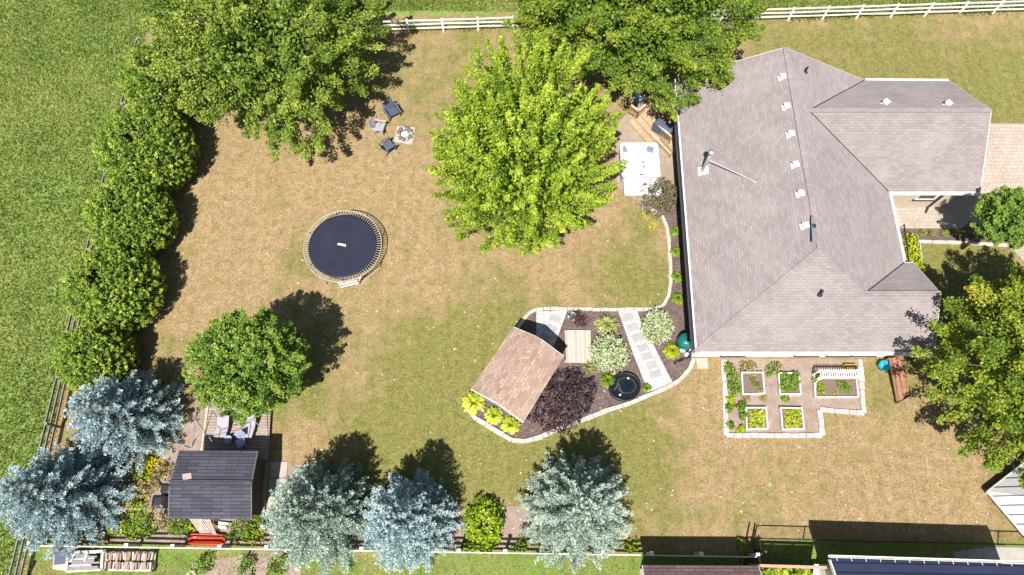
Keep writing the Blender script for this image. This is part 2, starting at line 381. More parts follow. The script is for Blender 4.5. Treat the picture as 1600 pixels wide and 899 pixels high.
def crown_arrays(cx, cy, bot, top, Rx, ncl, nper, spray=.9, width=.28, lift=.35, leaf=.2, asp=.6, lump=.22, inner=.35, zlo=-.75, face=.6, tone=.16, jit=.5, qlo=.80):
    zc, rz = (bot+top)/2, (top-bot)/2
    d = ndir(ncl, zlo, 1); lob = ndir(16, -.6, 1); amp = RNG.uniform(-.6, 1, 16)*lump
    rad = 1 + sum(a*np.maximum(0, d@l)**7 for a, l in zip(amp, lob))
    q = RNG.uniform(qlo, 1.0, ncl); k = RNG.random(ncl) < inner; q[k] = RNG.uniform(.45, .82, k.sum())
    ax = unit(d*np.array([1, 1, .8]) + np.array([0, 0, lift]) + RNG.normal(0, jit*.5, (ncl, 3)))
    scl = np.array([Rx, Rx, rz])
    tip = d*(rad*q)[:, None]*scl + np.array([cx, cy, zc])
    sp = spray*RNG.uniform(.6, 1.35, ncl)
    t = RNG.random((ncl, nper))**.8
    g = RNG.normal(0, 1, (ncl, nper, 3)); g -= (g*ax[:, None]).sum(-1, keepdims=True)*ax[:, None]
    wv = width*RNG.uniform(.7, 1.3, (ncl, 1, 1))*(.35 + .9*(1-t)[..., None])
    C = tip[:, None] - ax[:, None]*(sp[:, None]*(1-t))[..., None] + g*wv*np.array([1, 1, .75])
    T = unit(ax[:, None]*.7 + RNG.normal(0, .6, C.shape) + np.array([0, 0, -.15]))
    Nn = unit(np.array([0, 0, face]) + d[:, None]*.5 + RNG.normal(0, .45, C.shape))
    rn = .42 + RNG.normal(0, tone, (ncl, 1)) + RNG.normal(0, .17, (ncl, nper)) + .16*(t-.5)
    n = ncl*nper
    Ln = leaf*RNG.uniform(.7, 1.3, n)
    return C.reshape(-1, 3), T.reshape(-1, 3), Nn.reshape(-1, 3), Ln, Ln*asp*RNG.uniform(.8, 1.2, n), rn.ravel(), tip
def tree(name, label, cat, x, y, bot, top, Rx, mat, ncl, nper, group=None, trunk=.2, base=None, core=(.15, .72, .12), **kw):
    bx, by = base or (x, y)
    root = thing(name, label, cat, (bx, by, 0), group); off = (bx, by, 0)
    C, T, N, Ln, W, rn, tip = crown_arrays(x, y, bot, top, Rx, ncl, nper, **kw)
    # leaves inside the crown, so that the gaps between the sprays are deep
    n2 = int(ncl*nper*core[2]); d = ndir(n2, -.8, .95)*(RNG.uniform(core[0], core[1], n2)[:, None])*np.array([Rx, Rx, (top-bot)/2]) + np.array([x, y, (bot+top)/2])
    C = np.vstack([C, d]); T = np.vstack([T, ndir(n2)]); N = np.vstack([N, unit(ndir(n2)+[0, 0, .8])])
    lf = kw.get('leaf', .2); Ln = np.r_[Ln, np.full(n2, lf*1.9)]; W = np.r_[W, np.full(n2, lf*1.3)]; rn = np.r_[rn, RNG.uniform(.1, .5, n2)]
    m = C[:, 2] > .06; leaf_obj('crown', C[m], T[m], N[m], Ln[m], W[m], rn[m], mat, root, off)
    tb = MB(); z1 = bot + (top-bot)*.45; fork = Vector((x, y, z1)); b0 = Vector((bx, by, 0))
    tb.tube(b0 + Vector((0, 0, -.05)), b0.lerp(fork, .5), trunk*1.25, trunk*.95, 10).tube(b0.lerp(fork, .5), fork, trunk*.95, trunk*.6, 10)
    for i in range(0, len(tip), max(1, len(tip)//46)):
        q = Vector(tip[i]); st = b0.lerp(fork, random.uniform(.6, 1)); md = st.lerp(q, .5) + Vector((random.uniform(-.2, .2), random.uniform(-.2, .2), .15))*Rx*.12
        tb.tube(st, md, trunk*.34, trunk*.2, 6).tube(md, st.lerp(q, .93), trunk*.2, trunk*.06, 5)
    tb.build('trunk', M['bark'], root, True)
    return root
def shrub(name, label, cat, x, y, r, h, mat, n=None, leaf=.12, group=None, z0=0.0, ry=None, rz=0, asp=.6, cover=1.0, tone=.14, spray=None, face=.6, lump=.18):
    "low mound of leaves on a few stems; one thing with foliage and stem"
    root = thing(name, label, cat, (x, y, z0), group)
    ncl = max(8, int((n or 900)/14)); sc = min(1, r/.6)
    C, T, N, Ln, W, rn, tip = crown_arrays(0, 0, -h*.55, h, r, ncl, 14, spray=spray or .35*sc, width=.11*sc+.02, lift=.5, leaf=leaf, asp=asp, lump=lump, inner=.3, zlo=-.1, tone=tone, face=face)
    C[:, 2] = np.maximum(C[:, 2], .02 + RNG.uniform(0, .06, len(C)))
    if ry: C[:, 1] *= ry/r
    if rz:
        cr, sr = math.cos(rz), math.sin(rz); C = np.stack([C[:, 0]*cr-C[:, 1]*sr, C[:, 0]*sr+C[:, 1]*cr, C[:, 2]], 1)
    leaf_obj('foliage', C, T, N, Ln, W, rn, mat, root)
    sb = MB()
    for i in range(5):
        a = 2*math.pi*i/5 + .4; sb.tube((x, y, z0-.02), (x+math.cos(a)*r*.45, y+math.sin(a)*(ry or r)*.45, z0+h*.5), .018, .008, 5)
    sb.build('stem', M['bark'], root)
    return root
def tuft(name, label, cat, x, y, r, h, mat, n=160, width=.03, group=None, z0=0.0, broad=False):
    "a rosette: arching blades (or broad hosta leaves) from one crown"
    root = thing(name, label, cat, (x, y, z0), group)
    a = RNG.uniform(0, 2*np.pi, n); rr = r*RNG.uniform(.55, 1.0, n); el = RNG.uniform(.2, 1.0, n); hh = h*el
    o = np.stack([np.cos(a), np.sin(a), np.zeros(n)], 1); CC, TT, NN, LL, WW, RN = [], [], [], [], [], []
    seg = [(.0, .0), (.35, .85), (.7, 1.0), (1.0, .7)] if not broad else [(.15, .5), (.6, .95), (1.0, .75)]
    rn0 = np.clip(RNG.normal(.5, .22, n), 0, 1)
    for (t0, z0_), (t1, z1_) in zip(seg[:-1], seg[1:]):
        p0 = o*(rr*t0*(1.15-el*.5))[:, None]; p0[:, 2] = hh*z0_; p1 = o*(rr*t1*(1.15-el*.5))[:, None]; p1[:, 2] = hh*z1_+.01
        CC.append((p0+p1)/2); d = p1-p0; TT.append(d); NN.append(unit(np.array([0, 0, 1]) + RNG.normal(0, .25, (n, 3))))
        LL.append(np.linalg.norm(d, axis=1)*1.25); WW.append(np.full(n, width)*RNG.uniform(.7, 1.3, n)); RN.append(rn0 + t0*.12)
    leaf_obj('foliage', np.vstack(CC), np.vstack(TT), np.vstack(NN), np.concatenate(LL), np.concatenate(WW), np.concatenate(RN), mat, root)
    return root
def spruce(label, x, y, h, Rb, mat, nwh=26, dens=1.0, group=None, lean=(0, 0)):
    root = thing('spruce_tree', label, 'spruce', (x, y, 0), group)
    CC, TT, NN, LL, WW, RN = [], [], [], [], [], []; tb = MB()
    tb.tube((x, y, -.05), (x, y, h*.55), .17, .09, 9).tube((x, y, h*.55), (x, y, h), .09, .012, 7)
    def emit(p, axis, L, n, wd, tone):
        "needles of a twig: star of slim blades all round it"
        t = RNG.random(n); c = p + axis*(L*t)[:, None]
        rad = ndir(n); rad -= (rad@axis)[:, None]*axis; rad = unit(rad); tdir = unit(rad*.75 + axis*.75)
        CC.append(c + tdir*wd*.45); TT.append(tdir); NN.append(unit(ndir(n)+np.array([0, 0, .5]))); LL.append(np.full(n, wd)*RNG.uniform(.8, 1.25, n)); WW.append(np.full(n, wd*.36))
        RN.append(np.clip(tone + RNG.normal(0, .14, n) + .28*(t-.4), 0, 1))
    for k in range(nwh):
        f = k/(nwh-1); z = .35 + (h-.65)*f**1.05; Lb = Rb*(1-f)**.8 + .14; nb = int(5 + 7*(1-f)) + (k % 2)
        a0 = random.uniform(0, 6.28)
        for j in range(nb):
            a = a0 + 2*math.pi*j/nb + random.uniform(-.16, .16); Lj = Lb*random.uniform(.86, 1.04); dz = -.12 + .75*f
            out = np.array([math.cos(a), math.sin(a), 0]); side = np.array([-math.sin(a), math.cos(a), 0])
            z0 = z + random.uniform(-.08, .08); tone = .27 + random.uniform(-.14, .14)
            def bp(t): return np.array([x, y, z0]) + out*Lj*t + np.array([0, 0, Lj*(dz*t + .24*t*t)])
            tb.tube(Vector(bp(0)), Vector(bp(.9)), .02*(1.4-f), .006, 4)
            nt_ = max(4, int(Lj*6.5*dens))
            for i in range(nt_):
                t = .25 + .72*(i+.5)/nt_; s_ = 1 if i % 2 else -1; p = bp(t)
                tl = min(.5, .12 + .27*Lj*(1.02-t))*random.uniform(.85, 1.15); ax = unit(out*.95 + side*s_*.55 + np.array([0, 0, .12 + random.uniform(-.08, .16)]))
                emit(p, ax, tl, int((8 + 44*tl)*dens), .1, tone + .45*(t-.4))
                if tl > .3:
                    for q_ in (.45, .75): emit(p + ax*tl*q_, unit(ax + side*random.choice((-1, 1))*.5 + out*.35 + np.array([0, 0, .15])), tl*.42, int(13*dens), .095, tone + .3*(t-.3) + .08)
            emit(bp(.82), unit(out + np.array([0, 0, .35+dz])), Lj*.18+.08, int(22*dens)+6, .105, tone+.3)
    emit(np.array([x, y, h-.35]), np.array([0, 0, 1.0]), .4, 60, .11, .6)
    C = np.vstack(CC); m = C[:, 2] > .05
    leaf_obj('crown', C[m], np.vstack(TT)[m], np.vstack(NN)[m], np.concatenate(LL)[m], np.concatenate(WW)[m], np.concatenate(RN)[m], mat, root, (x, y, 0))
    tb.build('trunk', M['bark'], root)
    return root

# ================================================================ SETTING
# ground: one sheet, fine enough to carry where the lawn stays greener
GREEN = [  # pixel x, y, radius in metres, amount
    (1370,110,6,.28),(1560,160,3,.5),(1240,60,3,.1),(700,560,4,.28),(760,500,2.5,.2),(880,700,3.4,.45),(980,680,2.5,.3),(660,600,3,.2),
    (480,640,2,.2),(300,400,1.0,.25),(470,400,1.3,.4),(1480,420,4,.55),(1520,620,3,.2),(700,90,4,.12),(980,430,2,.25),(1030,450,1,.3),(1010,350,1,.25),
    (430,310,1.2,.3),(560,560,2.5,.05),(1390,640,2,.15),(1180,800,2.5,.12),(1010,740,2.5,.25),(460,560,2,.35),(600,720,3,.3),(720,700,3,.3),
    (360,330,4,-.3),(330,420,3,-.25),(850,400,3,-.12),(640,440,3,-.22),(1460,770,4,-.28),(1100,640,3,-.22),(700,480,2,-.15),(540,260,4,-.12),(1060,790,3,-.08),(330,250,2,-.3),(560,600,2,-.2),(480,700,2,-.25),(1250,760,3,-.1),(920,300,2,-.3),(620,300,3,-.08)]
gx = np.arange(-62, 62.1, .6); gy = np.arange(-22, 66.1, .6); XX, YY = np.meshgrid(gx, gy)
GG = np.zeros_like(XX)
for (px, py, r_, am) in GREEN:
    p = P(px, py); GG += am*.85*np.exp(-((XX-p.x)**2 + (YY-p.y)**2)/(r_*r_*1.1))
nx, ny = len(gx), len(gy)
me = bpy.data.meshes.new('ground')
idx = np.arange(nx*ny).reshape(ny, nx)
fc = np.stack([idx[:-1, :-1], idx[:-1, 1:], idx[1:, 1:], idx[1:, :-1]], -1).reshape(-1, 4)
me.from_pydata(np.stack([XX, YY, 0*XX], -1).reshape(-1, 3).tolist(), [], fc.tolist())
at = me.attributes.new('green', 'FLOAT', 'POINT'); at.data.foreach_set('value', GG.astype(np.float32).ravel())
me.materials.append(M['lawn']); g = bpy.data.objects.new('lawn', me); COL.objects.link(g); struct(g)
def sheet(name, pts, mat, z=.004):
    o = MB(); q = [(p[0], p[1], z) for p in pts]; n = len(q)
    if sum(q[i][0]*q[(i+1) % n][1]-q[(i+1) % n][0]*q[i][1] for i in range(n)) < 0: q.reverse()
    return struct(o.poly(q).build(name, mat))
def wavy(a, b, n, amp):
    "points from a to b wandering sideways, for an uneven edge"
    a, b = Vector(a), Vector(b); d = (b-a).normalized(); s_ = Vector((-d.y, d.x))
    return [a.lerp(b, i/n) + s_*(random.uniform(-amp, amp) if 0 < i < n else 0) for i in range(n+1)]
sheet('field', [(-62, -22), (-24.3, -22)] + wavy((-24.3, -3), (-24.1, 32.2), 60, .25) + wavy((-24, 32.6), (62, 35.0), 90, .22) + [(62, 66), (-62, 66)], M['field'])
sheet('neighbour_lawn', [(-24.0, -22), (40, -22), (40, .02)] + wavy((14, .2), (12.0, .22), 4, .03) + wavy((11.6, -.52), (-24, .1), 50, .1), M['next_lawn'])
sheet('driveway', PX([(1515, 193), (1720, 195), (1720, 420), (1610, 420), (1560, 365), (1515, 345), (1515, 300)]), M['paver'], .008)
sheet('front_walk', PX([(1370, 300), (1520, 300), (1530, 330), (1515, 345), (1503, 357), (1370, 357)]), M['paver'], .012)
sheet('front_bed', PX([(1405, 358), (1503, 358), (1518, 345), (1545, 360), (1580, 385), (1412, 377)]), M['mulch'], .006)
sheet('porch_bed', PX([(1405, 366), (1436, 366), (1440, 440), (1408, 440)]), M['mulch'], .0065)
sheet('neighbour_path', PX([(1490, 862), (1548, 855), (1640, 857), (1640, 899), (1490, 899)]), M['concrete'], .008)

# garden bed between the shed and the house
BED = [(1000, 325), (1018, 328), (1034, 338), (1042, 355), (1045, 380), (1047, 410), (1047, 445), (1045, 462), (1036, 478), (1020, 484), (990, 484), (950, 484), (900, 484), (860, 483), (838, 484), (824, 492), (812, 508), (800, 528), (738, 622), (730, 638), (745, 656), (772, 672), (800, 688), (820, 690), (848, 682), (880, 668), (915, 655), (950, 641), (985, 630), (1012, 619), (1042, 606), (1062, 594), (1077, 578), (1084, 560)]
sheet('planting_bed', PX(BED + [(1100, 545), (1090, 330), (1060, 300), (1020, 300)]), M['mulch'], .008)
sheet('spa_patio', PX([(958, 200), (985, 172), (1010, 150), (1070, 150), (1072, 285), (1035, 305), (1000, 318), (962, 290)]), M['patio'], .014)
sheet('gravel_path', PX([(966, 487), (995, 486), (1001, 500), (1024, 545), (1050, 596), (1044, 603), (1012, 613), (1008, 600), (990, 555)]), M['gravel'], .016)
sheet('gravel_area', PX([(838, 487), (886, 486), (872, 525), (858, 556), (830, 556), (838, 520)]), M['gravel'], .017)
sheet('vegetable_plot', PX([(1133, 560), (1342, 562), (1348, 643), (1282, 640), (1284, 679), (1138, 680)]), M['dirt'], .008)
sheet('shed_border', PX([(150, 845), (270, 700), (300, 640), (318, 640), (316, 720), (450, 720), (520, 800), (830, 790), (820, 857), (520, 857)]), M['dirt'], .006)
sheet('neighbour_bed', PX([(320, 880), (400, 862), (470, 862), (470, 930), (300, 930)]), M['dirt'], .009)

# grass growing in the field and thin tufts in the lawn: uncountable
def blades(name, n, region, mat, ln, wd, lean=.5, seed=None):
    x = RNG.uniform(region[0], region[1], n); y = RNG.uniform(region[2], region[3], n)
    l = ln*RNG.uniform(.6, 1.4, n); T = unit(np.stack([RNG.normal(0, lean, n), RNG.normal(0, lean, n), np.ones(n)], 1))
    C = np.stack([x, y, np.zeros(n)], 1) + T*(l*.45)[:, None]
    tone = .38 + .2*np.sin(x*.9+1.3*np.sin(y*.7))*np.sin(y*1.1+.6*x) + .16*np.sin(x*.23+2*np.sin(y*.13))*np.sin(y*.31+x*.1) + RNG.normal(0, .26, n)
    return C, T, unit(ndir(n)+[0, 0, .3]), l, wd*RNG.uniform(.7, 1.3, n), tone
parts = [blades('a', 95000, (-37, -24.0, -3, 36), L['fieldblade'], .24, .05), blades('b', 52000, (-24, 36, 33.3, 36.5), L['fieldblade'], .28, .05)]
o = leaf_obj('field_grass', *[np.concatenate([p[i] for p in parts]) for i in range(6)], L['fieldblade']); o['kind'] = 'stuff'
bl = blades('c', 90000, (-24, 30, -.2, 32), L['lawnblade'], .07, .022, .9)
o = leaf_obj('lawn_grass', *bl, L['lawnblade']); o['kind'] = 'stuff'
bl = blades('d', 12000, (-24, 12, -2.6, -.45), L['fieldblade'], .09, .03, .9)
o = leaf_obj('neighbour_grass', *bl, L['fieldblade']); o['kind'] = 'stuff'
# rank growth under the white fence
n = 9000; x = RNG.uniform(-10, 33, n); y = 31.85 + (x+9)*.0395 + RNG.normal(0, .22, n); k = (np.sin(x*1.7)+np.sin(x*.61+1)+RNG.normal(0, .6, n)) > -.1
T = unit(np.stack([RNG.normal(0, .5, n), RNG.normal(0, .5, n), np.ones(n)], 1)); l = RNG.uniform(.15, .55, n)
C = np.stack([x, y, 0*x], 1) + T*(l*.45)[:, None]
o = leaf_obj('fence_weeds', C[k], T[k], unit(ndir(n)+[0, 0, .4])[k], l[k], .07, RNG.normal(.35, .2, n)[k], L['fieldblade']); o['kind'] = 'stuff'
# dead leaves scattered over the lawn
n = 420; pts = [P(random.uniform(280, 1600), random.uniform(240, 830)) for _ in range(n)]
C = np.array([(p.x, p.y, .03) for p in pts]); C = C[(C[:, 0] < 9) | (C[:, 1] < 8.5)]; n = len(C)
o = leaf_obj('fallen_leaves', C, ndir(n, -.1, .1), unit(ndir(n)*.3+[0, 0, 1]), RNG.uniform(.08, .2, n), RNG.uniform(.06, .12, n), RNG.uniform(.6, 1, n), leafmat('dead_leaves', [(.3, .22, .13), (.45, .36, .26), (.55, .46, .36)], .1)); o['kind'] = 'stuff'

# ================================================================ HOUSE
def on(px, py, f, z=4.0):
    for _ in range(12):
        p = P(px, py, z); z = f(p.x, p.y)
    return P(px, py, z)
def xw(y): return 9.3 + (y-9.15)*.0192
zW = lambda x, y: 2.7 + (x-xw(y))*2.8/(15.15-xw(y))
zE = lambda x, y: 2.7 + (20.9-x)*.487
zS = lambda x, y: 2.7 + (y-9.15)*.6292
zGN = lambda x, y: 2.7 + (25.72-y)*.632
zGS = lambda x, y: 2.7 + (y-18.3)*.632
house = thing('bungalow', 'large bungalow with grey brown shingle roof and attached garage wing', 'house', (15.2, 17.5, 0))
A_ = (9.3, 9.15, 2.7); B_ = (9.62, 25.85, 2.7); N_ = (15.15, 25.8, 5.5); K_ = (15.15, 13.6, 5.5); C_ = (20.9, 25.75, 2.7)
GE = (16.08, 22.0, 5.045); WR = (17.6, 11.72, 4.31)
rb = MB()
rb.poly([A_, K_, N_, B_]); rb.poly([A_, (21.45, 9.15, 2.7), (21.4, 11.72, 4.31), WR, K_])
rb.poly([K_, WR, (20.9, 14.05, 2.7), (20.9, 18.3, 2.7), GE]); rb.poly([K_, GE, N_]); rb.poly([GE, C_, N_])
rb.poly([C_, GE, (25.95, 22.0, 5.045), (25.95, 25.7, 2.7)]); rb.poly([GE, (20.9, 18.3, 2.7), (25.95, 18.3, 2.7), (25.95, 22.0, 5.045)])
rb.poly([WR, (21.4, 11.72, 4.31), (21.4, 14.05, 2.7), (20.9, 14.05, 2.7)])
roof = rb.build('roof', M['shingle'], house)
rc = MB()
def cap(a, b, w_=.13, lift=.02): 
    a = Vector(a)+Vector((0, 0, lift)); b = Vector(b)+Vector((0, 0, lift)); rc.bar(a, b, w_*2, .018)
for a, b in ((N_, K_), (K_, A_), (GE, (25.95, 22, 5.045)), (WR, (21.4, 11.72, 4.31))): cap(a, b)
rc.build('ridge_cap', M['shingle'], roof)
for a, b in ((GE, C_), (GE, (20.9, 18.3, 2.7)), (WR, (20.9, 14.05, 2.7))):
    a, b = Vector(a), Vector(b); d = b-a; rc = MB(); cap(a + d*.01, b - d*.005, .11, .012); rc.build('valley_flashing', M['lead'], roof)
fb = MB()
def fascia(a, b, out, h=.2, t=.03):
    a, b = Vector(a)+Vector((0, 0, -.012)), Vector(b)+Vector((0, 0, -.012)); fb.frame(a + Vector((0, 0, -h)), b-a, Vector(out)*t, (0, 0, h))
fascia(B_, A_, (-1, 0, 0)); fb.build('fascia', plain('charcoal_gutter', (.05, .052, .065), .5), roof); fb = MB()
MB().frame(Vector(B_) + Vector((.01, 0, .008)), Vector(A_)-Vector(B_), (.07, 0, .034), (0, 0, .006)).build('drip_edge', M['white'], roof)
for a, b, o_ in ((A_, (21.45, 9.15, 2.7), (0, -1, 0)), ((21.45, 9.15, 2.7), (21.4, 11.72, 4.31), (1, 0, 0)), ((21.4, 11.72, 4.31), (21.4, 14.05, 2.7), (1, 0, 0)),
                 ((21.4, 14.05, 2.7), (20.9, 14.05, 2.7), (0, 1, 0)), ((20.9, 14.05, 2.7), (20.9, 18.3, 2.7), (1, 0, 0)), ((20.93, 18.3, 2.7), (25.95, 18.3, 2.7), (0, -1, 0)),
                 ((25.95, 18.3, 2.7), (25.95, 22, 5.045), (1, 0, 0)), ((25.95, 22, 5.045), (25.95, 25.7, 2.7), (1, 0, 0)), ((25.95, 25.7, 2.7), (20.93, 25.73, 2.7), (0, 1, 0)),
                 (C_, N_, (0, 1, 0)), (N_, B_, (0, 1, 0))): fascia(a, b, o_)
fb.build('fascia', M['white'], roof)
MB().poly([(9.3, 9.16, 2.5), (9.6, 25.8, 2.5), (25.9, 25.68, 2.5), (25.9, 18.32, 2.5), (20.88, 18.32, 2.5), (20.88, 14.03, 2.5), (21.4, 14.03, 2.5), (21.42, 9.16, 2.5)]).build('soffit', M['white'], roof)
# walls
def wall(a, b, mat, z0=-.05, z1=2.498, t=.2):
    a, b = Vector((*a, z0)), Vector((*b, z0)); d = (b-a).normalized(); inn = Vector((-d.y, d.x, 0))
    return MB().frame(a, b-a, inn*t, (0, 0, z1-z0)).build('wall', mat, house)
wall((9.8, 9.61), (21.0, 9.6), M['siding']); wall((21.0, 9.6+.2), (21.0, 13.6), M['brick']); wall((20.45, 13.8), (20.45, 18.75), M['brick'])
wall((20.65, 18.75), (25.55, 18.75), M['brick']); wall((25.55, 18.95), (25.55, 25.1), M['brick']); wall((25.55, 25.3), (10.0, 25.4), M['brick']); wall((9.98, 25.2), (9.8, 9.83), M['brick_in_shade'])
for g_ in ([(10.3, 25.4, 2.6), (20.6, 25.35, 2.6), (15.2, 25.38, 5.3)], [(25.55, 18.7, 2.6), (25.55, 25.3, 2.6), (25.55, 22, 4.75)], [(21.0, 9.5, 2.6), (21.0, 13.7, 2.6), (21.0, 11.72, 4.05)]): MB().poly(g_).build('gable_wall', M['siding'], house)
# gutters and downspouts
def gutter(a, b, mat=None): 
    a, b = Vector(a), Vector(b); d = (b-a).normalized(); g_ = MB(); sd_ = Vector((d.y, -d.x, 0))
    g_.frame(a + sd_*.034 + Vector((0, 0, -.14)), b-a, sd_*.014, (0, 0, .12)).frame(a + sd_*.035 + Vector((0, 0, -.14)), b-a, sd_*.11, (0, 0, .014)).frame(a + sd_*.135 + Vector((0, 0, -.14)), b-a, sd_*.014, (0, 0, .13))
    n_ = int((b-a).length/.9)
    for i in range(n_): 
        q = a + (b-a)*((i+.5)/n_); g_.frame(q + sd_*.04 + Vector((0, 0, -.03)), d*.03, sd_*.1, (0, 0, .012))
    g_.build('gutter', mat or M['white'], house)
gutter((9.6, 25.8, 2.7), (9.28, 9.3, 2.7), plain('charcoal_gutter', (.05, .052, .065), .5)); gutter((9.3, 9.15, 2.7), (21.4, 9.15, 2.7)); gutter((21.0, 18.3, 2.7), (25.9, 18.3, 2.7)); gutter((25.9, 25.7, 2.7), (21, 25.74, 2.7)); gutter((20.9, 14.2, 2.7), (20.9, 18.2, 2.7))
ds = MB().path([(24.6, 18.2, 2.56), (24.6, 18.62, 2.2), (24.6, 18.65, .25), (24.4, 18.3, .08)], .045, 8); ds.build('downspout', M['lead'], house)
def window(cx, y, z, wd, ht, proj=.06):
    f = MB()
    for (dx, dz, sx, sz) in ((0, 0, wd, .07), (0, ht-.07, wd, .07), (-wd/2+.035, .07, .07, ht-.14), (wd/2-.035, .07, .07, ht-.14)): f.box((cx+dx, y-proj/2, z+dz), (sx, proj, sz))
    fr = f.build('window', M['white'], house); MB().box((cx, y-.012, z+.072), (wd-.145, .02, ht-.145)).build('pane', M['glass'], fr); MB().box((cx, y-.06, z-.06), (wd+.1, .12, .055)).build('sill', M['lead'], fr)
for px in (1146, 1262, 1312, 1352): window(P(px, 553, .6).x, 9.6, .42, 1.25, .62)
window(24.0-.15, 18.75, 1.0, 1.1, 1.2)
MB().box((18.9, 9.585, 0), (.95, .05, 2.05)).build('door', M['offwhite'], house)
MB().box((22.1, 10.25, 0), (2.0, 1.35, .45)).build('porch_step', M['concrete'], house)
# roof furniture
def on_roof(px, py, f, size, rz, mat, name='roof_vent', n=None):
    p = on(px, py, f); 
    return p
vent0 = None
for (px, py, f, rz) in ((1222, 122, zW, .12), (1228, 168, zW, .12), (1235, 211, zW, .12), (1242, 259, zW, .12), (1250, 304, zW, .12), (1257, 354, zW, .12), (1383, 162, zGN, .6), (1480, 164, zGN, .6)):
    p = on(px, py, f); 
    if vent0 is None:
        v = MB(); v.box((0, 0, .1), (.36, .36, .1)).box((-.02, 0, -.12), (.26, .26, .22)).box((-.18, 0, -.1), (.16, .4, .02)); v = v.build('roof_vent', M['vinyl'], None, bevel=.02); vent0 = v
    else: v = vent0.copy(); COL.objects.link(v)
    v.parent = roof; v.location = p - house.location + Vector((0, 0, .05)); v.rotation_euler = (0, 0, rz); v.scale = (.85, .85, .8)
p = on(1097, 268, zW); h_ = MB().frame(p + Vector((-.2, -.25, -.06)), (.5, 0, .25), (0, .5, 0), (-.01, 0, .02)).build('chimney_flashing', M['white'], roof)
ch = MB().tube(p + Vector((0, 0, -.1)), p + Vector((0, 0, 1.9)), .095, n=16).build('chimney_pipe', M['steel'], roof, True)
MB().lathe(p + Vector((0, 0, 1.9)), [(.13, 0), (.19, .03), (.19, .1), (.12, .17), (0, .19)], 20).build('cap', M['steel'], ch, True)
q = on(1183, 286, zW); MB().tube(p + Vector((.05, 0, 1.2)), q, .03, n=8).build('brace', M['steel'], ch)
q = on(1143, 231, zW); MB().tube(p + Vector((.05, 0, 1.75)), q, .012, n=6).build('brace', M['steel'], ch)
for px, py, f in ((1258, 112, zE), (1281, 459, zS)):
    p = on(px, py, f); sp = MB().tube(p + Vector((0, 0, -.1)), p + Vector((0, 0, .38)), .06, n=12).lathe(p + Vector((0, 0, -.06)), [(.17, 0), (.08, .14)], 12)
    sp.build('vent_stack', M['lead'], roof)
q = [on(x, y, zE if x > 1262 else zE) + Vector((0, 0, .014)) for x, y in ((1269, 379), (1281, 377), (1276, 336), (1267, 337))]
pt = MB().poly(q).build('flashing_patch', M['zinc'], roof)
p = on(1271, 354, zE); MB().box(p + Vector((0, 0, -.05)), (.16, .16, .18)).build('flue_cap', M['lead'], pt)
# front railing
t = thing('railing', 'black metal porch railing beside the east eave of the house', 'railing', (*P(1414, 380, 0).xy, 0))
a, b = P(1413, 350, 1.1), P(1421, 412, 1.1)
MB().bar(a, b, .06, .05).bar(a - Vector((0, 0, .85)), b - Vector((0, 0, .85)), .05, .04).build('rail', M['blackmetal'], t)
for i in range(15):
    q = a.lerp(b, (i+.3)/14.6); MB().tube(q - Vector((0, 0, 1.1 if i in (0, 7, 14) else .86)), q - Vector((0, 0, .05)), .025 if i in (0, 7, 14) else .014, n=6).build('baluster', M['blackmetal'], t)

# ================================================================ OTHER BUILDINGS
def gable_shed(name, label, cat, e, ridge_z, eave_z, wall_mat, roof_mat, inset=.25, zfloor=-.03):
    "e = four eave corners in order; ridge runs between the middles of edges 0-1 and 2-3"
    e = [Vector((p[0], p[1], eave_z)) for p in e]; c = sum(e, Vector())/4
    t = thing(name, label, cat, (c.x, c.y, 0)); r0 = (e[0]+e[1])/2; r1 = (e[2]+e[3])/2; r0.z = r1.z = ridge_z
    def slab(a, b, c_, d):
        m = MB(); th = Vector((0, 0, -.05)); m.add([a, b, c_, d, a+th, b+th, c_+th, d+th], [(0,1,2,3), (7,6,5,4), (0,4,5,1), (1,5,6,2), (2,6,7,3), (3,7,4,0)]); return m
    m = slab(e[0], r0, r1, e[3]); m2 = slab(r0, e[1], e[2], r1); k = len(m.v); m.add(m2.v, m2.f); rf = m.build('roof', roof_mat, t)
    rm = MB(); rm.bar(r0 + Vector((0, 0, .025)), r1 + Vector((0, 0, .025)), .3, .02); rm.build('ridge_cap', roof_mat, rf)
    for a, b in ((e[0], r0), (r0, e[1]), (e[2], r1), (r1, e[3])):
        fb_ = MB()
        mid = (e[0]+e[1])/2 if a in (e[0], r0) else (e[2]+e[3])/2; out = (mid - c); out.z = 0; out.normalize(); fb_.frame(a + Vector((0, 0, -.17)), b-a, out*.025, (0, 0, .16))
        fb_.build('bargeboard', M['white'] if roof_mat is not M['shingle_dark'] else M['greywood'], rf)
    w_ = []
    for p in e:
        d = (p - c); d.z = 0; w_.append(c + d*(1 - inset*1.4/d.length))
    u = (e[1]-e[0]).normalized()
    wm = MB(); zr = ridge_z - .13; ze = eave_z + (ridge_z-eave_z)*inset/((e[1]-e[0]).length/2) - .08
    b_ = [Vector((p.x, p.y, zfloor)) for p in w_]; tp = [Vector((p.x, p.y, ze)) for p in w_]; g0 = (tp[0]+tp[1])/2; g1 = (tp[2]+tp[3])/2; g0.z = g1.z = zr
    wm.poly([b_[0], b_[1], tp[1], g0, tp[0]]); wm.poly([b_[1], b_[2], tp[2], tp[1]]); wm.poly([b_[2], b_[3], tp[3], g1, tp[2]]); wm.poly([b_[3], b_[0], tp[0], tp[3]])
    wm.build('wall', wall_mat, t); return t, w_, rf
gq = PX([(736, 608), (818, 660), (881, 557), (802, 511)], 2.3)
M['slate_siding'] = bricks('slate_siding', (.2, .22, .28), (.23, .25, .31), (.12, .13, .17), 4, .15, .01, .1)
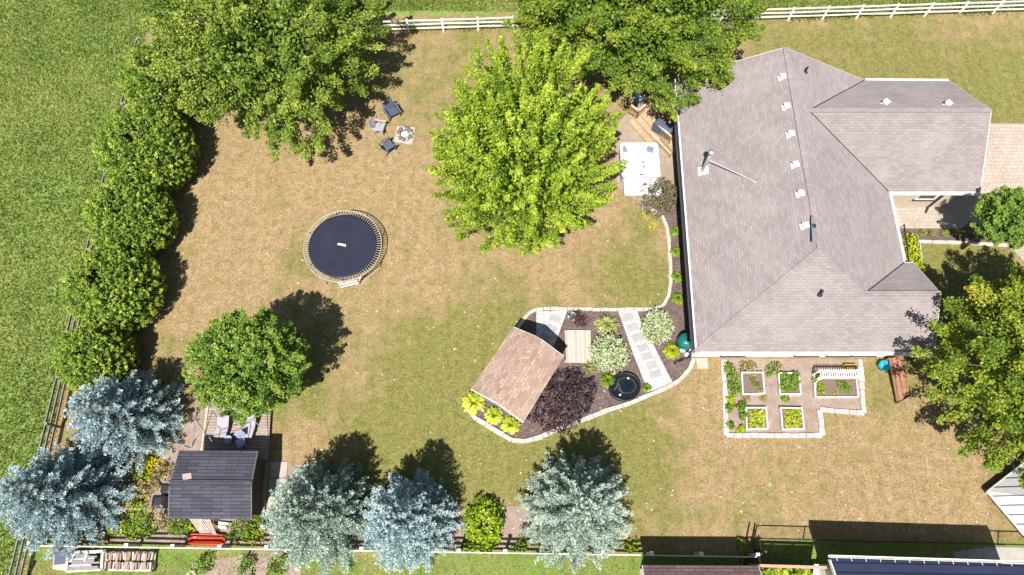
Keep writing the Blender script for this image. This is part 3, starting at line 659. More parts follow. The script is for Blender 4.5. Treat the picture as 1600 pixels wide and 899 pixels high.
garden_shed, wv, rf = gable_shed('garden_shed', 'small garden shed with tan shingle gable roof in the planting bed', 'shed', gq, 3.0, 2.3, M['slate_siding'], M['shingle_tan'])
a, b = wv[3], wv[2]; d = (b-a).normalized(); nrm = Vector((-d.y, d.x, 0)); nrm = nrm if nrm.y > 0 else -nrm
MB().frame(a.lerp(b, .34).xy.to_3d() + nrm*.01, d*.95, nrm*.04, (0, 0, 1.95)).build('door', M['offwhite'], garden_shed)
a, b = wv[0], wv[1]; d = (b-a).normalized(); nrm = Vector((d.y, -d.x, 0))
wn = MB().frame(a.lerp(b, .35).xy.to_3d() + Vector((0, 0, 1.0)) + nrm*.01, d*.8, nrm*.05, (0, 0, .7)).build('window', M['white'], garden_shed)
MB().frame(a.lerp(b, .35).xy.to_3d() + Vector((0, 0, 1.07)) + nrm*.06 + d*.07, d*.66, nrm*.01, (0, 0, .56)).build('pane', M['glass'], wn)
sq = PX([(263, 811), (280, 704), (402, 705), (392, 811)], 2.2)
dark_shed, wv, rf = gable_shed('storage_shed', 'storage shed with charcoal shingle roof by the bottom fence', 'shed', sq, 2.65, 2.2, bricks('dark_board_wall', (.1, .075, .06), (.13, .1, .08), (.05, .035, .03), 3, .15, .01, .3), M['shingle_dark'])
zsh = lambda x, y: 2.65 - abs(y-(sq[0].y+sq[1].y)/2)*.28
pt = [on(x, y, zsh)+Vector((0, 0, .03)) for x, y in ((286, 751), (300, 748), (299, 739), (285, 741))]; MB().poly(pt).build('roof_patch', M['slab'], rf)
worn = plain('worn_shingle', (.07, .06, .062), .9, var=.3)
for row, (y0, seq) in enumerate(((.02, 7), (-.17, 5))):
    ym = (sq[0].y+sq[1].y)/2 + y0
    for i in range(seq): 
        x0 = sq[0].x + .1 + i*(3.6/seq); 
        if (i+row) % 2: continue
        q = [Vector((x, y, zsh(x, y)+.045)) for x, y in ((x0, ym-.075), (x0+3.4/seq, ym-.075), (x0+3.4/seq, ym+.07), (x0, ym+.07))]; MB().poly(q).build('replaced_shingle', worn, rf)
# neighbour's plum roofed shed
pe = [(11.35, -5.2), (11.35, -.93), (6.02, -.9), (6.02, -5.2)]
ps, wv, rf = gable_shed('storage_shed', 'shed with plum brown shingle roof just below the bottom fence', 'shed', pe, 3.6, 2.4, M['siding'], M['shingle_plum'])
# neighbour's navy roof
nb = thing('metal_roof_house', 'building with navy metal roof and white gutter at the lower right', 'house', (19, -5, 0))
m = MB(); th = .07
e0 = [Vector(v) for v in ((14.45, -.6, 3.0), (23.4, -.86, 3.0), (23.6, -6.4, 5.3), (14.75, -6.4, 5.3), (23.8, -12, 3.0), (14.9, -12, 3.0))]
m.poly([e0[0], e0[1], e0[2], e0[3]]).poly([e0[3], e0[2], e0[4], e0[5]]); nr = m.build('roof', M['navy'], nb)
MB().frame(e0[0] + Vector((-.05, -.05, -.2)), e0[3]-e0[0], (.05, 0, 0), (0, 0, .225)).build('bargeboard', M['white'], nr)
gg = MB().frame(e0[0] + Vector((-.02, .03, -.16)), e0[1]-e0[0], (0, .015, 0), (0, 0, .12)).frame(e0[0] + Vector((-.02, .032, -.16)), e0[1]-e0[0], (0, .1, 0), (0, 0, .015)).frame(e0[0] + Vector((-.02, .12, -.16)), e0[1]-e0[0], (0, .03, 0), (0, 0, .14)).build('gutter', M['white'], nb)
for i in range(14):
    q = e0[0].lerp(e0[1], .03 + i/13*.95); MB().frame(q + Vector((0, -.09, .045)), (.025, 0, 0), (0, .2, -.06), (0, 0, .012)).build('bracket', M['white'], gg)
m = MB(); 
for a, b in (((15.0, -11.6), (23.2, -11.6)), ((23.2, -11.6), (23.0, -1.3)), ((23.0, -1.3), (14.9, -1.05)), ((14.9, -1.05), (15.0, -11.6))): m.poly([(*a, -.05), (*b, -.05), (*b, 2.9), (*a, 2.9)])
m.poly([(14.95, -11.6, 2.9), (14.9, -1.05, 2.9), (14.95, -6.4, 5.1)]).poly([(23.2, -11.6, 2.9), (23.0, -1.3, 2.9), (23.1, -6.4, 5.1)]); m.build('wall', M['siding'], nb)
# white ribbed pavilion
def rib_mat():
    b = NB('white_ribbed_sheet'); y = b.n('ShaderNodeSeparateXYZ'); b.l(b.P(), y.inputs[0])
    f = b.math('FRACT', b.math('MULTIPLY', y.outputs[1], 2.25)); k = b.ramp(f, [(0, 0.0), (.15, 0.0), (.2, 1.0), (1, 1.0)])
    col = b.mix(k, (.1, .1, .105), b.mix(b.noise(2, 4), (.5, .5, .49), (.6, .59, .58))); b.bump(k, .5, .03); return b.done(col, .5, 0, .4)
M['rib'] = rib_mat()
Wc = P(1544, 768, .55); u1 = (P(1577, 742, .55)-Wc).normalized(); u2 = Vector((u1.y, -u1.x, 0)); sz = 4.3
co = [Wc, Wc+u1*sz, Wc+(u1+u2)*sz, Wc+u2*sz]; ap = Wc+(u1+u2)*sz/2 + Vector((0, 0, 1.9)); cc = sum(co, Vector())/4
pv = thing('pavilion', 'low white ribbed pavilion roof under the tree at the right edge', 'pavilion', (cc.x, cc.y, 0))
m = MB()
for i in range(4): m.poly([co[i], ap, co[(i+1) % 4]])
m.f = [f[::-1] for f in m.f]; m.build('roof', M['rib'], pv)
m = MB()
for i in range(4): a, b = co[i], co[(i+1) % 4]; o_ = ((a+b)/2-cc); o_.z = 0; m.frame(a + Vector((0, 0, -.15)), b-a, o_.normalized()*.03, (0, 0, .15))
m.build('fascia', M['white'], pv)
for q in co:
    k = q.lerp(cc, .08); MB().box((k.x, k.y, -.02), (.12, .12, .53), .7).build('post', M['white'], pv)

# ================================================================ FENCES
def rail_fence(label, pts, h, zs, mat, post=.12, railw=.04, railh=.14, off=.08, capmat=None, group=None, top_flat=False):
    t = thing('rail_fence', label, 'fence', (*pts[0][:2], 0), group)
    pts = [Vector((p[0], p[1], 0)) for p in pts]
    d0 = (pts[-1]-pts[0]).normalized(); sd_ = Vector((-d0.y, d0.x, 0))
    for i, p in enumerate(pts):
        r_ = random.uniform(-.05, .05); tilt = Vector((random.uniform(-.02, .02), random.uniform(-.02, .02), 0))
        m = MB(); a = math.atan2(d0.y, d0.x)+r_; u = Vector((math.cos(a), math.sin(a), 0)); v = Vector((-u.y, u.x, 0))
        m.frame(p - u*post/2 - v*post/2 + Vector((0, 0, -.05)), u*post, v*post, tilt + Vector((0, 0, h+.05))); po = m.build('post', mat, t)
        if capmat: MB().box(p + tilt + Vector((0, 0, h+.002)), (post*1.5, post*1.5, .05), a).build('cap', capmat, po)
    for a, b in zip(pts[:-1], pts[1:]):
        for z in zs:
            j = Vector((0, 0, random.uniform(-.025, .025))); o_ = sd_*off
            q0 = a + o_ + Vector((0, 0, z)) + j; q1 = b + o_ + Vector((0, 0, z)) - j
            MB().frame(q0 - sd_*railw/2 + Vector((0, 0, -railh)) + d0*.004, (q1-q0)*.997, sd_*railw, (0, 0, railh)).build('rail', mat, t)
    return t
wp = [(-9.06 - 2.28*6 + 2.28*i, 31.48 + (-9.06 - 2.28*6 + 2.28*i + 9.06)*.0398) for i in range(27)]
rail_fence('long white three rail fence along the top of the yard', wp, 1.2, (1.2, .85, .5), M['white'], off=-.06, post=.12, railw=.04, railh=.1)
lp = [(-23.75, y) for y in np.arange(-3.9, 31.5, 2.42)]
rail_fence('weathered grey three rail fence beside the green field', lp, 1.3, (1.26, .86, .46), M['greywood'], off=.09)
xs = [-23.2] + [P(x, 850, 1.3).x for x in (198, 270, 343, 417, 491, 565, 640, 717, 790, 866, 942, 1018, 1095)] + [11.75]
bp_ = [(x, .02 - (x+23)*.0145) for x in xs]
rail_fence('pale weathered rail fence along the bottom of the yard behind the spruces', bp_, 1.28, (1.3, .86, .42), M['offwhite'], off=-.09, post=.12, capmat=M['white'], railw=.05)
# black chain link fence
cl = thing('chain_link_fence', 'black chain link fence crossing the lower right lawn', 'fence', (12.1, .26, 0))
ca = Vector((12.1, .26, 0)); cb = Vector((29.0, -.12, 0)); n_ = 7; dd = (cb-ca)/n_
for i in range(n_+1): q = ca + dd*i; MB().tube(q + Vector((0, 0, -.05)), q + Vector((0, 0, 1.2)), .032, n=8).build('post', M['blackmetal'], cl)
for i in range(n_): MB().tube(ca + dd*i + Vector((0, 0, 1.18)), ca + dd*(i+1) + Vector((0, 0, 1.18)), .03, n=8).build('rail', M['blackmetal'], cl)
wm = MB(); ln_ = (cb-ca).length; du = dd.normalized(); nw = int(ln_/.11)
for i in range(nw):
    for s_ in (1, -1):
        q = ca + du*(i*.11 + (0 if s_ > 0 else .55)); q1 = q + du*.55*s_
        if (q1-ca).dot(du) > ln_: continue
        wm.tube(q + Vector((0, .035, .05)), q1 + Vector((0, .035, 1.15)), .003, n=3)
wm.build('mesh', M['blackmetal'], cl)
gt = thing('gate', 'black metal gate closing the gap at the end of the chain link fence', 'gate', (11.9, -.1, 0))
for x, y in ((11.72, .33), (12.0, .3), (11.95, -.42), (12.1, -.3)): MB().tube((x, y, -.05), (x, y, 1.3), .045, n=8).build('post', M['blackmetal'], gt)
gm = MB()
for z in (.15, 1.15): gm.tube((11.98, .25, z), (11.97, -.38, z), .025, n=6)
for i in range(7): gm.tube((11.98, .22-i*.095, .15), (11.98, .22-i*.095, 1.15), .012, n=5)
gm.build('panel', M['blackmetal'], gt)
# wire fence by the shed deck
wf = thing('wire_fence', 'thin rusty wire fence posts between the spruce and the wooden deck', 'fence', (*P(305, 690).xy, 0))
for x, y in ((303, 658), (299, 700), (308, 625)): q = P(x, y); MB().tube(q, q + Vector((0, 0, .9)), .03, n=7).build('post', M['greywood'], wf)
MB().bar(P(308, 625, .85), P(299, 700, .85), .05, .04).build('rail', M['greywood'], wf)

# ================================================================ LAWN OBJECTS
# trampoline
tc = Vector((-9.59, 15.84, 0)); t = thing('trampoline', 'round black trampoline on a steel ring standing on the lawn', 'trampoline', tc)
TR, MR, TZ = 2.2, 1.95, .9
MB().torus(tc + Vector((0, 0, TZ)), TR, .03, 72, 8).build('frame_ring', M['ring'], t, True)
mm = MB(); mm.lathe(tc + Vector((0, 0, TZ)), [(0, -.035), (MR*.5, -.028), (MR*.93, -.006), (MR, 0), (MR, -.012), (0, -.05)], 72); mt = mm.build('jumping_mat', M['mat'], t, True)
lg = MB(); 
for i in range(5):
    wd_ = (.07, .06, .08, .06, .07)[i]; lg.box(tc + Vector((-.26 + i*.1, .1 - i*.022, TZ - .02)), (wd_, .11, .004), -.2)
lg.box(tc + Vector((-.06, .12, TZ - .02)), (.44, .025, .0035), -.2).build('logo', M['vinyl'], mt)
sp = MB().tube(tc + Vector((MR-.02, 0, TZ-.004)), tc + Vector((TR-.02, 0, TZ+.005)), .019, n=6).build('spring', M['ring'], t, loc=(0, 0, 0)); 
for i in range(1, 88): q = sp.copy(); COL.objects.link(q); q.parent = t; q.rotation_euler = (0, 0, 2*math.pi*i/88)
for i in range(4):
    a = math.pi/4 + i*math.pi/2; u = Vector((math.cos(a), math.sin(a), 0)); v = Vector((-u.y, u.x, 0)); l_ = MB()
    p1, p2 = tc + u*(TR*.93) + v*.75, tc + u*(TR*.93) - v*.75
    l_.path([p1 + Vector((0, 0, TZ)), p1 + u*.06 + Vector((0, 0, .03)), p2 + u*.06 + Vector((0, 0, .03)), p2 + Vector((0, 0, TZ))], .025).build('leg', M['ring'], t)
a, b = P(532, 449, .12), P(560, 442, .12); u = P(527, 441, .85); v = P(565, 432, .85); l_ = MB().tube(a, u, .022, n=7).tube(b, v, .022, n=7); 
for k in (0, .45, .85): l_.bar(a.lerp(u, k), b.lerp(v, k), .09, .03)
l_.build('ladder', M['offwhite'], t)
# fire pit
fc_ = P(633, 211); fs = PX([(621, 198), (649, 200), (644, 227), (616, 222)]); m = MB().prism(fs, .0, .05); o = m.build('paving_slab', M['slab'], None, bevel=.01); tag(o, 'square pinkish slab lying under the stone fire pit', 'slab')
t = thing('fire_pit', 'ring of grey stones around pale ash on a square slab', 'fire pit', (fc_.x, fc_.y, .05))
for i in range(11):
    a = 2*math.pi*i/11; MB().stone(fc_ + Vector((math.cos(a)*.4, math.sin(a)*.4, .14)), .135, .115, .1, a, jit=.12).build('stone', M['stone'] if i % 3 else M['paving_grey'], t, True)
MB().lathe(fc_ + Vector((0, 0, .055)), [(.3, 0), (.22, .05), (0, .07)], 18).build('ash', M['ash'], t, True)
# adirondack chairs, front towards +X
def chair(label, loc, rz, mat, round_back=False, wide=1.0):
    t = thing('garden_chair', label, 'chair', (0, 0, 0), 'chairs around the fire pit'); wd = .56*wide
    m = MB(); n = 5
    for i in range(n): 
        x0 = .3 - i*.115; z0 = .38 - (.3-x0)*.2; m.frame((x0-.1, -wd/2, z0-.03), (.1, 0, .02), (0, wd, 0), (0, 0, .025))
    m.build('seat', mat, t)
    m = MB(); n = 6
    for i in range(n):
        y0 = -wd/2 + i*wd/n; hgt = .66 - (abs(i-2.5)*.05 if round_back else abs(i-2.5)*.02); bow = -.06*(1-(abs(i-2.5)/2.5)**2) if round_back else 0
        m.frame((-.24+bow, y0, .24), (-.02, 0, 0), (0, wd/n-.012, 0), (-.26, 0, hgt))
    m.build('backrest', mat, t)
    for s_ in (-1, 1):
        MB().frame((-.34, s_*(wd/2+.05)-.06, .56), (.72, 0, .0), (0, .12, 0), (0, 0, .03)).build('armrest', mat, t)
        MB().frame((.26, s_*(wd/2+.03)-.03, 0), (.09, 0, 0), (0, .05, 0), (0 if not round_back else -.05, 0, .56)).build('leg', mat, t)
        MB().frame((-.5, s_*(wd/2+.02)-.02, 0), (.1, 0, 0), (0, .04, 0), (.34, 0, .34)).build('leg', mat, t)
    t.location = loc; t.rotation_euler.z = rz
p = P(614, 180); chair('slate blue slatted chair by the fire pit, nearest the big maple', p, R(-58), M['charcoal'], wide=1.25)
p = P(594, 204); chair('faded pale grey chair left of the fire pit slab', p, R(-12), M['palegrey'], True)
p = P(608, 233); chair('dark slate slatted chair below the fire pit slab', p, R(38), M['charcoal'])

# hot tub
def rrect(c, hx, hy, r, z, n=6):
    out = []
    for sx, sy, a0 in ((1, 1, 0), (-1, 1, 90), (-1, -1, 180), (1, -1, 270)):
        for i in range(n+1): a = R(a0 + 90*i/n); out.append((c.x + sx*(hx-r) + r*math.cos(a), c.y + sy*(hy-r) + r*math.sin(a), z))
    return out
def loft(m, loops, mi=0, top=True, bottom=False):
    n = len(loops[0]); vs = [p for l in loops for p in l]; fs = []
    for k in range(len(loops)-1):
        for i in range(n): fs.append((k*n+i, k*n+(i+1) % n, (k+1)*n+(i+1) % n, (k+1)*n+i))
    if top: fs.append([(len(loops)-1)*n+i for i in range(n)])
    if bottom: fs.append([i for i in range(n)][::-1])
    m.add(vs, fs, mi); return m
hc = Vector((7.62, 21.43, 0)); t = thing('hot_tub', 'open white hot tub beside the house under the lime green tree', 'hot tub', hc)
loft(MB(), [rrect(hc, 1.1, 1.13, .15, .02), rrect(hc, 1.1, 1.13, .15, .84)], top=False).build('cabinet', M['palegrey'], t)
m = MB(); c2 = hc + Vector((-.05, -.05, 0))
loft(m, [rrect(hc, 1.1, 1.13, .15, .84), rrect(hc, 1.15, 1.18, .18, .86), rrect(hc, 1.15, 1.18, .18, .91), rrect(hc, 1.12, 1.15, .17, .935), rrect(hc, .99, 1.0, .2, .93), rrect(hc, .95, .96, .22, .85), rrect(hc, .9, .9, .25, .6), rrect(c2, .62, .6, .25, .55), rrect(c2, .5, .48, .28, .5), rrect(c2, .44, .42, .26, .2)])
sh = m.build('shell', M['acrylic'], t, True)
MB().box(hc + Vector((.66, .74, .78)), (.42, .36, .13), -.3).build('headrest', M['cushion'], t, bevel=.04)
MB().box(hc + Vector((-.92, .78, .80)), (.3, .42, .13), .5).build('headrest', M['cushion'], t, bevel=.04)
MB().box(hc + Vector((.0, -1.05, .935)), (.22, .06, .02)).build('control_panel', M['black'], t)
for x, y, r_ in ((.27, .1, .08), (.28, -.24, .075), (-.02, .26, .05), (-.35, -.1, .04), (.62, .1, .035), (.8, .1, .035), (.62, -.04, .035), (.8, -.04, .035), (.62, -.2, .035), (.8, -.2, .035), (.62, .34, .035), (.8, .34, .03), (-.82, .3, .05), (-.72, .56, .045), (-.72, -.0, .04), (-.8, -.1, .04), (-.62, .0, .035), (-.66, -.4, .04), (-.82, -.36, .04), (-.7, .72, .04)):
    z = .602 if max(abs(x), abs(y)) > .62 else .558
    if max(abs(x+.05), abs(y+.05)) < .5: z = .5
    MB().lathe(hc + Vector((x, y, z - .03)), [(r_, 0), (r_, .045), (r_*.55, .06), (0, .05)], 12).build('jet', M['jet'], t, True)
cc = (P(977, 292, .8) + P(1031, 290, .8))/2; cv = thing('hot_tub_cover', 'folded white vinyl hot tub cover resting on a bracket below the tub', 'cover', (cc.x, cc.y, 0))
m = MB(); c3 = Vector((cc.x, cc.y, 0)); loft(m, [rrect(c3, 1.05, .5, .12, .5), rrect(c3, 1.09, .54, .15, .54), rrect(c3, 1.09, .54, .15, .66)], top=False, bottom=True).build('lower_half', M['vinyl'], cv, True)
loft(MB(), [rrect(c3, 1.07, .52, .15, .665), rrect(c3, 1.09, .54, .15, .68), rrect(c3, 1.09, .54, .15, .8), rrect(c3, 1.05, .5, .13, .83), rrect(c3, .6, .25, .1, .85)]).build('upper_half', M['vinyl'], cv, True)
m = MB()
for s_ in (-1, 1): m.tube((cc.x+s_*.8, cc.y-.3, 0), (cc.x+s_*.8, cc.y-.3, .52), .03).tube((cc.x+s_*.8, cc.y+.4, .0), (cc.x+s_*.8, cc.y+.4, .52), .03)
m.build('bracket', M['blackmetal'], cv)
# wooden deck by the house, with steps, railings, grill
dk = thing('wooden_deck', 'golden wooden deck with two steps between the patio and the house', 'deck', (*P(1035, 190).xy, 0))
dp = PX([(998, 176), (1012, 160), (1020, 135), (1062, 135), (1064, 236), (1050, 234), (1023, 205)], .45)
MB().prism(dp, .02, .45).build('platform', M['plank_yellow'], dk)
s0, s1 = P(996, 186, .3), P(1050, 247, .3); du = (s1-s0).normalized(); dn = Vector((du.y, -du.x, 0)); dn = dn if dn.x < 0 else -dn
MB().frame(P(998, 178, .28).xy.to_3d() , du*2.15, dn*.4, (0, 0, .3)).build('step', M['plank_yellow'], dk)
MB().frame(P(998, 178, .28).xy.to_3d() + dn*.41, du*2.15, dn*.38, (0, 0, .15)).build('step', M['plank_yellow'], dk)
def railing(a, b, z0, z1, n, mat=M['wood']):
    a, b = Vector((a.x, a.y, 0)), Vector((b.x, b.y, 0))
    MB().bar(a + Vector((0, 0, z1)), b + Vector((0, 0, z1)), .12, .05).build('rail', M['palewood'], dk)
    MB().bar(a + Vector((0, 0, z0+.14)), b + Vector((0, 0, z0+.14)), .05, .08).build('rail', mat, dk)
    for i in range(n+1): q = a.lerp(b, i/n); MB().box(q + Vector((0, 0, z0)), (.09 if i in (0, n) else .04, .09 if i in (0, n) else .04, z1-z0-.052), math.atan2(du.y, du.x)).build('baluster', mat, dk)
railing(P(1023, 190, 1.3), P(1049, 213, 1.3), .45, 1.3, 8); railing(P(986, 164, 1.2), P(998, 173, 1.2), .45, 1.2, 5); railing(P(998, 173, 1.2), P(1009, 163, 1.2), .45, 1.2, 4)
railing(P(1017, 208, .45), P(1048, 240, .45), .03, .45, 8)
gr = PX([(1023.5, 189), (1031, 183), (1054.6, 198), (1046, 207)], 1.4); gc = sum(gr, Vector())/4; gd = (gr[2]-gr[1]).normalized(); ga = math.atan2(gd.y, gd.x)
bb = thing('barbecue_grill', 'barbecue grill under a dark cover behind the deck railing', 'grill', (gc.x, gc.y, .45))
MB().box((gc.x, gc.y, .52), (1.1, .48, .5), ga).build('cabinet', M['blackmetal'], bb)
q = [gc + Vector((math.cos(ga)*x - math.sin(ga)*y, math.sin(ga)*x + math.cos(ga)*y, 0)) for x, y in ((-.62, -.28), (.62, -.28), (.62, .28), (-.62, .28))]
m = MB(); lo = [(p.x, p.y, .6) for p in q]; mi = [(p.x, p.y, 1.25) for p in q]; hi = [(gc.x + (p.x-gc.x)*.9, gc.y + (p.y-gc.y)*.7, 1.4) for p in q]; loft(m, [lo, mi, hi]); m.build('cover', M['charcoal'], bb, bevel=.03)
pc = thing('patio_chair', 'pale blue patio chair half hidden under the tree by the deck', 'chair', (*P(997, 158, .0).xy, 0))
q = P(997, 155, .45); MB().box(q, (.5, .48, .05), .4).build('seat', M['blue_fabric'], pc); MB().frame(q + Vector((-.25, .2, .05)), (.5, .1, 0), (0, .04, 0), (-.05, .12, .5)).build('backrest', M['blue_fabric'], pc)
for dx, dy in ((-.2, -.2), (.2, -.2), (-.2, .2), (.2, .2)): MB().tube(q + Vector((dx, dy, -.45)), q + Vector((dx, dy, 0)), .018).build('leg', M['blackmetal'], pc)
pc = thing('deck_stool', 'red brown wooden stool on the deck by the grill', 'stool', (*P(1016, 176, .45).xy, .45))
q = P(1016, 175, .9); MB().lathe(q, [(.2, -.04), (.2, 0), (0, .005)], 16).build('seat', M['plank_red'], pc)
for i in range(4): a = i*1.57+.5; MB().tube(q + Vector((math.cos(a)*.2, math.sin(a)*.2, -.45)), q + Vector((math.cos(a)*.13, math.sin(a)*.13, -.03)), .02).build('leg', M['plank_red'], pc)

# ================================================================ PLANTING BED OBJECTS
def kerb(name, label, pts, mat, wd=.2, h=.11, seg=.5, closed=False):
    pts = [Vector((p[0], p[1], 0)) for p in pts]; m = MB(); acc = 0
    for a, b in zip(pts[:-1], pts[1:]):
        n = max(1, round((b-a).length/seg)); d = (b-a)/n; u = d.normalized(); v = Vector((-u.y, u.x, 0))
        for i in range(n):
            j = random.uniform(-.018, .018); w_ = wd*random.uniform(.86, 1.12); q = a + d*i + u*.008 + v*j
            m.frame(q - v*w_/2, d - u*.016, v*w_, (0, 0, h*random.uniform(.85, 1.1)))
    o = m.build(name, mat, None, bevel=.02); return tag(o, label, 'edging')
kerb('garden_edging', 'pale stone edging curving around the mulch bed by the shed', PX(BED[:18]), M['edge'], .21)
kerb('garden_edging', 'pale stone edging along the lower side of the mulch bed', PX(BED[18:]), M['edge'], .24)
kerb('garden_edging', 'pinkish block edging around the vegetable plot', PX([(1130, 562), (1134, 681), (1284, 681), (1280, 641), (1349, 646), (1343, 562)]), M['edge_pink'], .26, seg=.42)
kerb('garden_edging', 'white edging strip between the front bed and the shaded lawn', PX([(1434, 378), (1500, 380), (1576, 384)]), M['edge_pink'], .2, seg=.9)
kerb('garden_edging', 'thin pale edging beside the yellow green plants by the porch', PX([(1436, 378), (1441, 432)]), M['edge_pink'], .07, seg=.9)
pl = MB().prism(PX([(882, 516), (923, 516), (923, 566), (885, 567)], .16), .02, .16).build('ground_deck', M['plank_grey']); 
bpy.data.objects.remove(pl)
t = thing('ground_deck', 'small square weathered wooden deck beside the shed', 'deck', (*P(903, 541).xy, 0))
q = PX([(882, 516), (923, 516), (924, 567), (885, 567)], .16); 
for i in range(11):
    a, b, c, d = q[0].lerp(q[1], i/11), q[0].lerp(q[1], (i+.93)/11), q[3].lerp(q[2], (i+.93)/11), q[3].lerp(q[2], i/11)
    MB().prism([a, b, c, d], .1, .16 + random.uniform(-.004, .004)).build('plank', plain('deck_board_%d' % (i % 4), mul((.5, .42, .36), (.8, 1.05, .92, 1.12)[i % 4]), .85, var=.25, scale=7), t)
MB().prism([q[0].lerp(q[2], .03), q[1].lerp(q[3], .03), q[2].lerp(q[0], .03), q[3].lerp(q[1], .03)], .0, .098).build('joist_frame', M['greywood'], t)
for i, (x, y, a) in enumerate(((980.5, 496, .3), (988.5, 512, .3), (996.5, 528, .3), (1005, 544, .32), (1011, 557, .32), (1018.5, 571, .3), (1024, 585, .3))):
    p = P(x, y); o = MB().box((p.x, p.y, .0), (.6, .38, .045), a).build('stepping_stone', M['paving_grey'], None, loc=(p.x, p.y, 0), bevel=.012)
    tag(o, 'grey rectangular stepping stone in the white gravel path, %s' % ('uppermost of the seven', 'second from the top', 'third from the top', 'fourth from the top, in the middle', 'third from the bottom', 'second from the bottom', 'lowest of the seven')[i], 'stepping stone', 'stepping stones in the gravel path')
for x, y, a, lb in ((867, 498, -.28, 'grey stepping stone in sunlit white gravel near the purple bush'), (861, 514, -.55, 'buff stepping stone in white gravel at the edge of the shed shadow'), (852, 529, -.55, 'stepping stone in white gravel inside the shed shadow')):
    p = P(x, y); tag(MB().box((p.x, p.y, .0), (.6, .38, .045), a).build('stepping_stone', M['paving_grey'], None, loc=(p.x, p.y, 0), bevel=.012), lb, 'stepping stone', 'stepping stones by the shed')
p = P(1097, 568); tag(MB().box((p.x, p.y, 0), (.62, .6, .05), 0).build('stepping_stone', M['slab'], None, loc=(p.x, p.y, 0), bevel=.012), 'single pinkish slab on the lawn below the house corner', 'slab')
# pond
pc_ = P(975, 606); t = thing('pond_tub', 'oval black plastic pond tub sunk in the mulch beside the edging', 'pond', (pc_.x, pc_.y, 0)); aa = .25
MB().lathe(pc_, [(.86, 0), (.88, .2), (.87, .3), (.82, .32), (.8, .3), (.78, .1), (.6, .06), (0, .05)], 40, sx=1, sy=.88, rz=aa).build('basin', M['black'], t, True)
MB().lathe(pc_, [(.785, .18), (0, .181)], 40, sx=1, sy=.88, rz=aa).build('water', M['pond'], t)
gl = plain('pond_hose', (.1, .12, .12), .6); ring_ = [pc_ + Vector((.1 + .5*math.cos(k/24*6.283), .08 + .42*math.sin(k/24*6.283), .2)) for k in range(25)]
m = MB().path(ring_, .012, 6); m.path([pc_ + Vector((-.55, -.18, .21)), pc_ + Vector((-.32, .2, .22)), pc_ + Vector((-.15, -.4, .21))], .02, 6); m.build('hose', gl, t)
for x, y in ((.22, .47), (-.27, -.43)): MB().stone(pc_ + Vector((x, y, .21)), .06, .06, .05).build('float', M['white'], t, True)
# composter
p = P(1072, 533, .5); q = Vector((p.x, p.y, 0)); t = thing('composter', 'round teal plastic compost bin at the corner of the house', 'compost bin', q)
MB().lathe(q, [(.48, 0), (.46, .4), (.42, .68), (.4, .7), (.3, .82), (.22, .86), (0, .87)], 28).build('body', M['teal'], t, True)
ld = MB().lathe(q + Vector((.03, 0, .862)), [(.21, 0), (.21, .04), (.17, .05), (0, .045)], 24).build('lid', M['teal'], t, True)
m = MB()
for i in range(8): a = i*math.pi/4; m.frame(q + Vector((.03 + math.cos(a)*.06 - math.sin(a)*-.02, math.sin(a)*.06 - math.cos(a)*.02, .908)), Vector((math.cos(a), math.sin(a), 0))*.09, Vector((-math.sin(a), math.cos(a), 0))*.04, (0, 0, .006))
m.build('vent', M['black'], ld)
for i, (x, y, r_, lb) in enumerate(((1066, 548, .2, 'largest white landscape rock beside the teal compost bin'), (1072, 555, .15, 'small white landscape rock below the teal compost bin'), (1077, 545, .13, 'white rock between the compost bin and house corner'))):
    p = P(x, y); tag(MB().stone(p + Vector((0, 0, r_*.6)), r_, r_*.8, r_*.7, i).build('rock', M['white'], None, True, loc=(p.x, p.y, 0)), lb, 'rock', 'white rocks by the compost bin')
pts = [P(1053, 568, .05), P(1066, 562, .06), P(1077, 557, .06), P(1084, 545, .1)]; m = MB().path(pts, .075, 10); tag(m.build('drain_pipe', M['black'], None, True, loc=tuple(pts[0])), 'black flexible drain pipe lying on mulch at the house corner', 'pipe')

# ================================================================ VEGETABLE PLOT
def raised_bed(label, q, h=.28, w_=.07):
    q = PX(q, h); c = sum(q, Vector())/4; t = thing('raised_bed', label, 'raised bed', (c.x, c.y, 0), 'white raised beds in the vegetable plot')
    inn = [p + (c-p).normalized()*w_*1.5 for p in q]
    for i in range(4): j = (i+1) % 4; MB().prism([q[i], q[j], inn[j], inn[i]], .0, h).build('board', plain('weathered_white_board', (.6, .57, .52), .8, var=.4, scale=9), t)
    MB().prism([p + (c-p).normalized()*.01 for p in inn], .0, h-.1).build('soil', M['soil'], t)
    return c
rbs = [raised_bed('upper left white raised bed with sparse dry seedlings', [(1158, 581), (1193, 581), (1196, 616), (1160, 617)]), raised_bed('upper middle white raised bed overgrown with dark green plants', [(1216, 582), (1249, 582), (1253, 617), (1218, 617)]),
       raised_bed('lower left white raised bed full of yellow green plants', [(1165, 636), (1198, 636), (1201, 671), (1166, 672)]), raised_bed('lower right white raised bed with yellow green leafy rows', [(1219, 636), (1254, 637), (1258, 671), (1222, 672)]),
       raised_bed('wide white raised bed under the slatted arbour', [(1272, 582), (1339, 582), (1343, 621), (1273, 621)])]
t = thing('arbour', 'white slatted garden arbour over the wide raised bed', 'arbour', (*P(1308, 584).xy, 0))
tl, tr_ = P(1280, 580, .95), P(1347, 580, .95); ud = (tr_-tl).normalized()
for k, o_ in enumerate((0, .34)): MB().bar(tl + Vector((0, -o_, 0)), tr_ + Vector((0, -o_, 0)), .06, .09).build('beam', M['white'], t)
for i in range(19): q = tl.lerp(tr_, (i+.3)/18.6); MB().frame(q + Vector((-.025, -.44, .003)), (.05, 0, 0), (0, .54, 0), (0, 0, .035)).build('slat', M['white'], t)
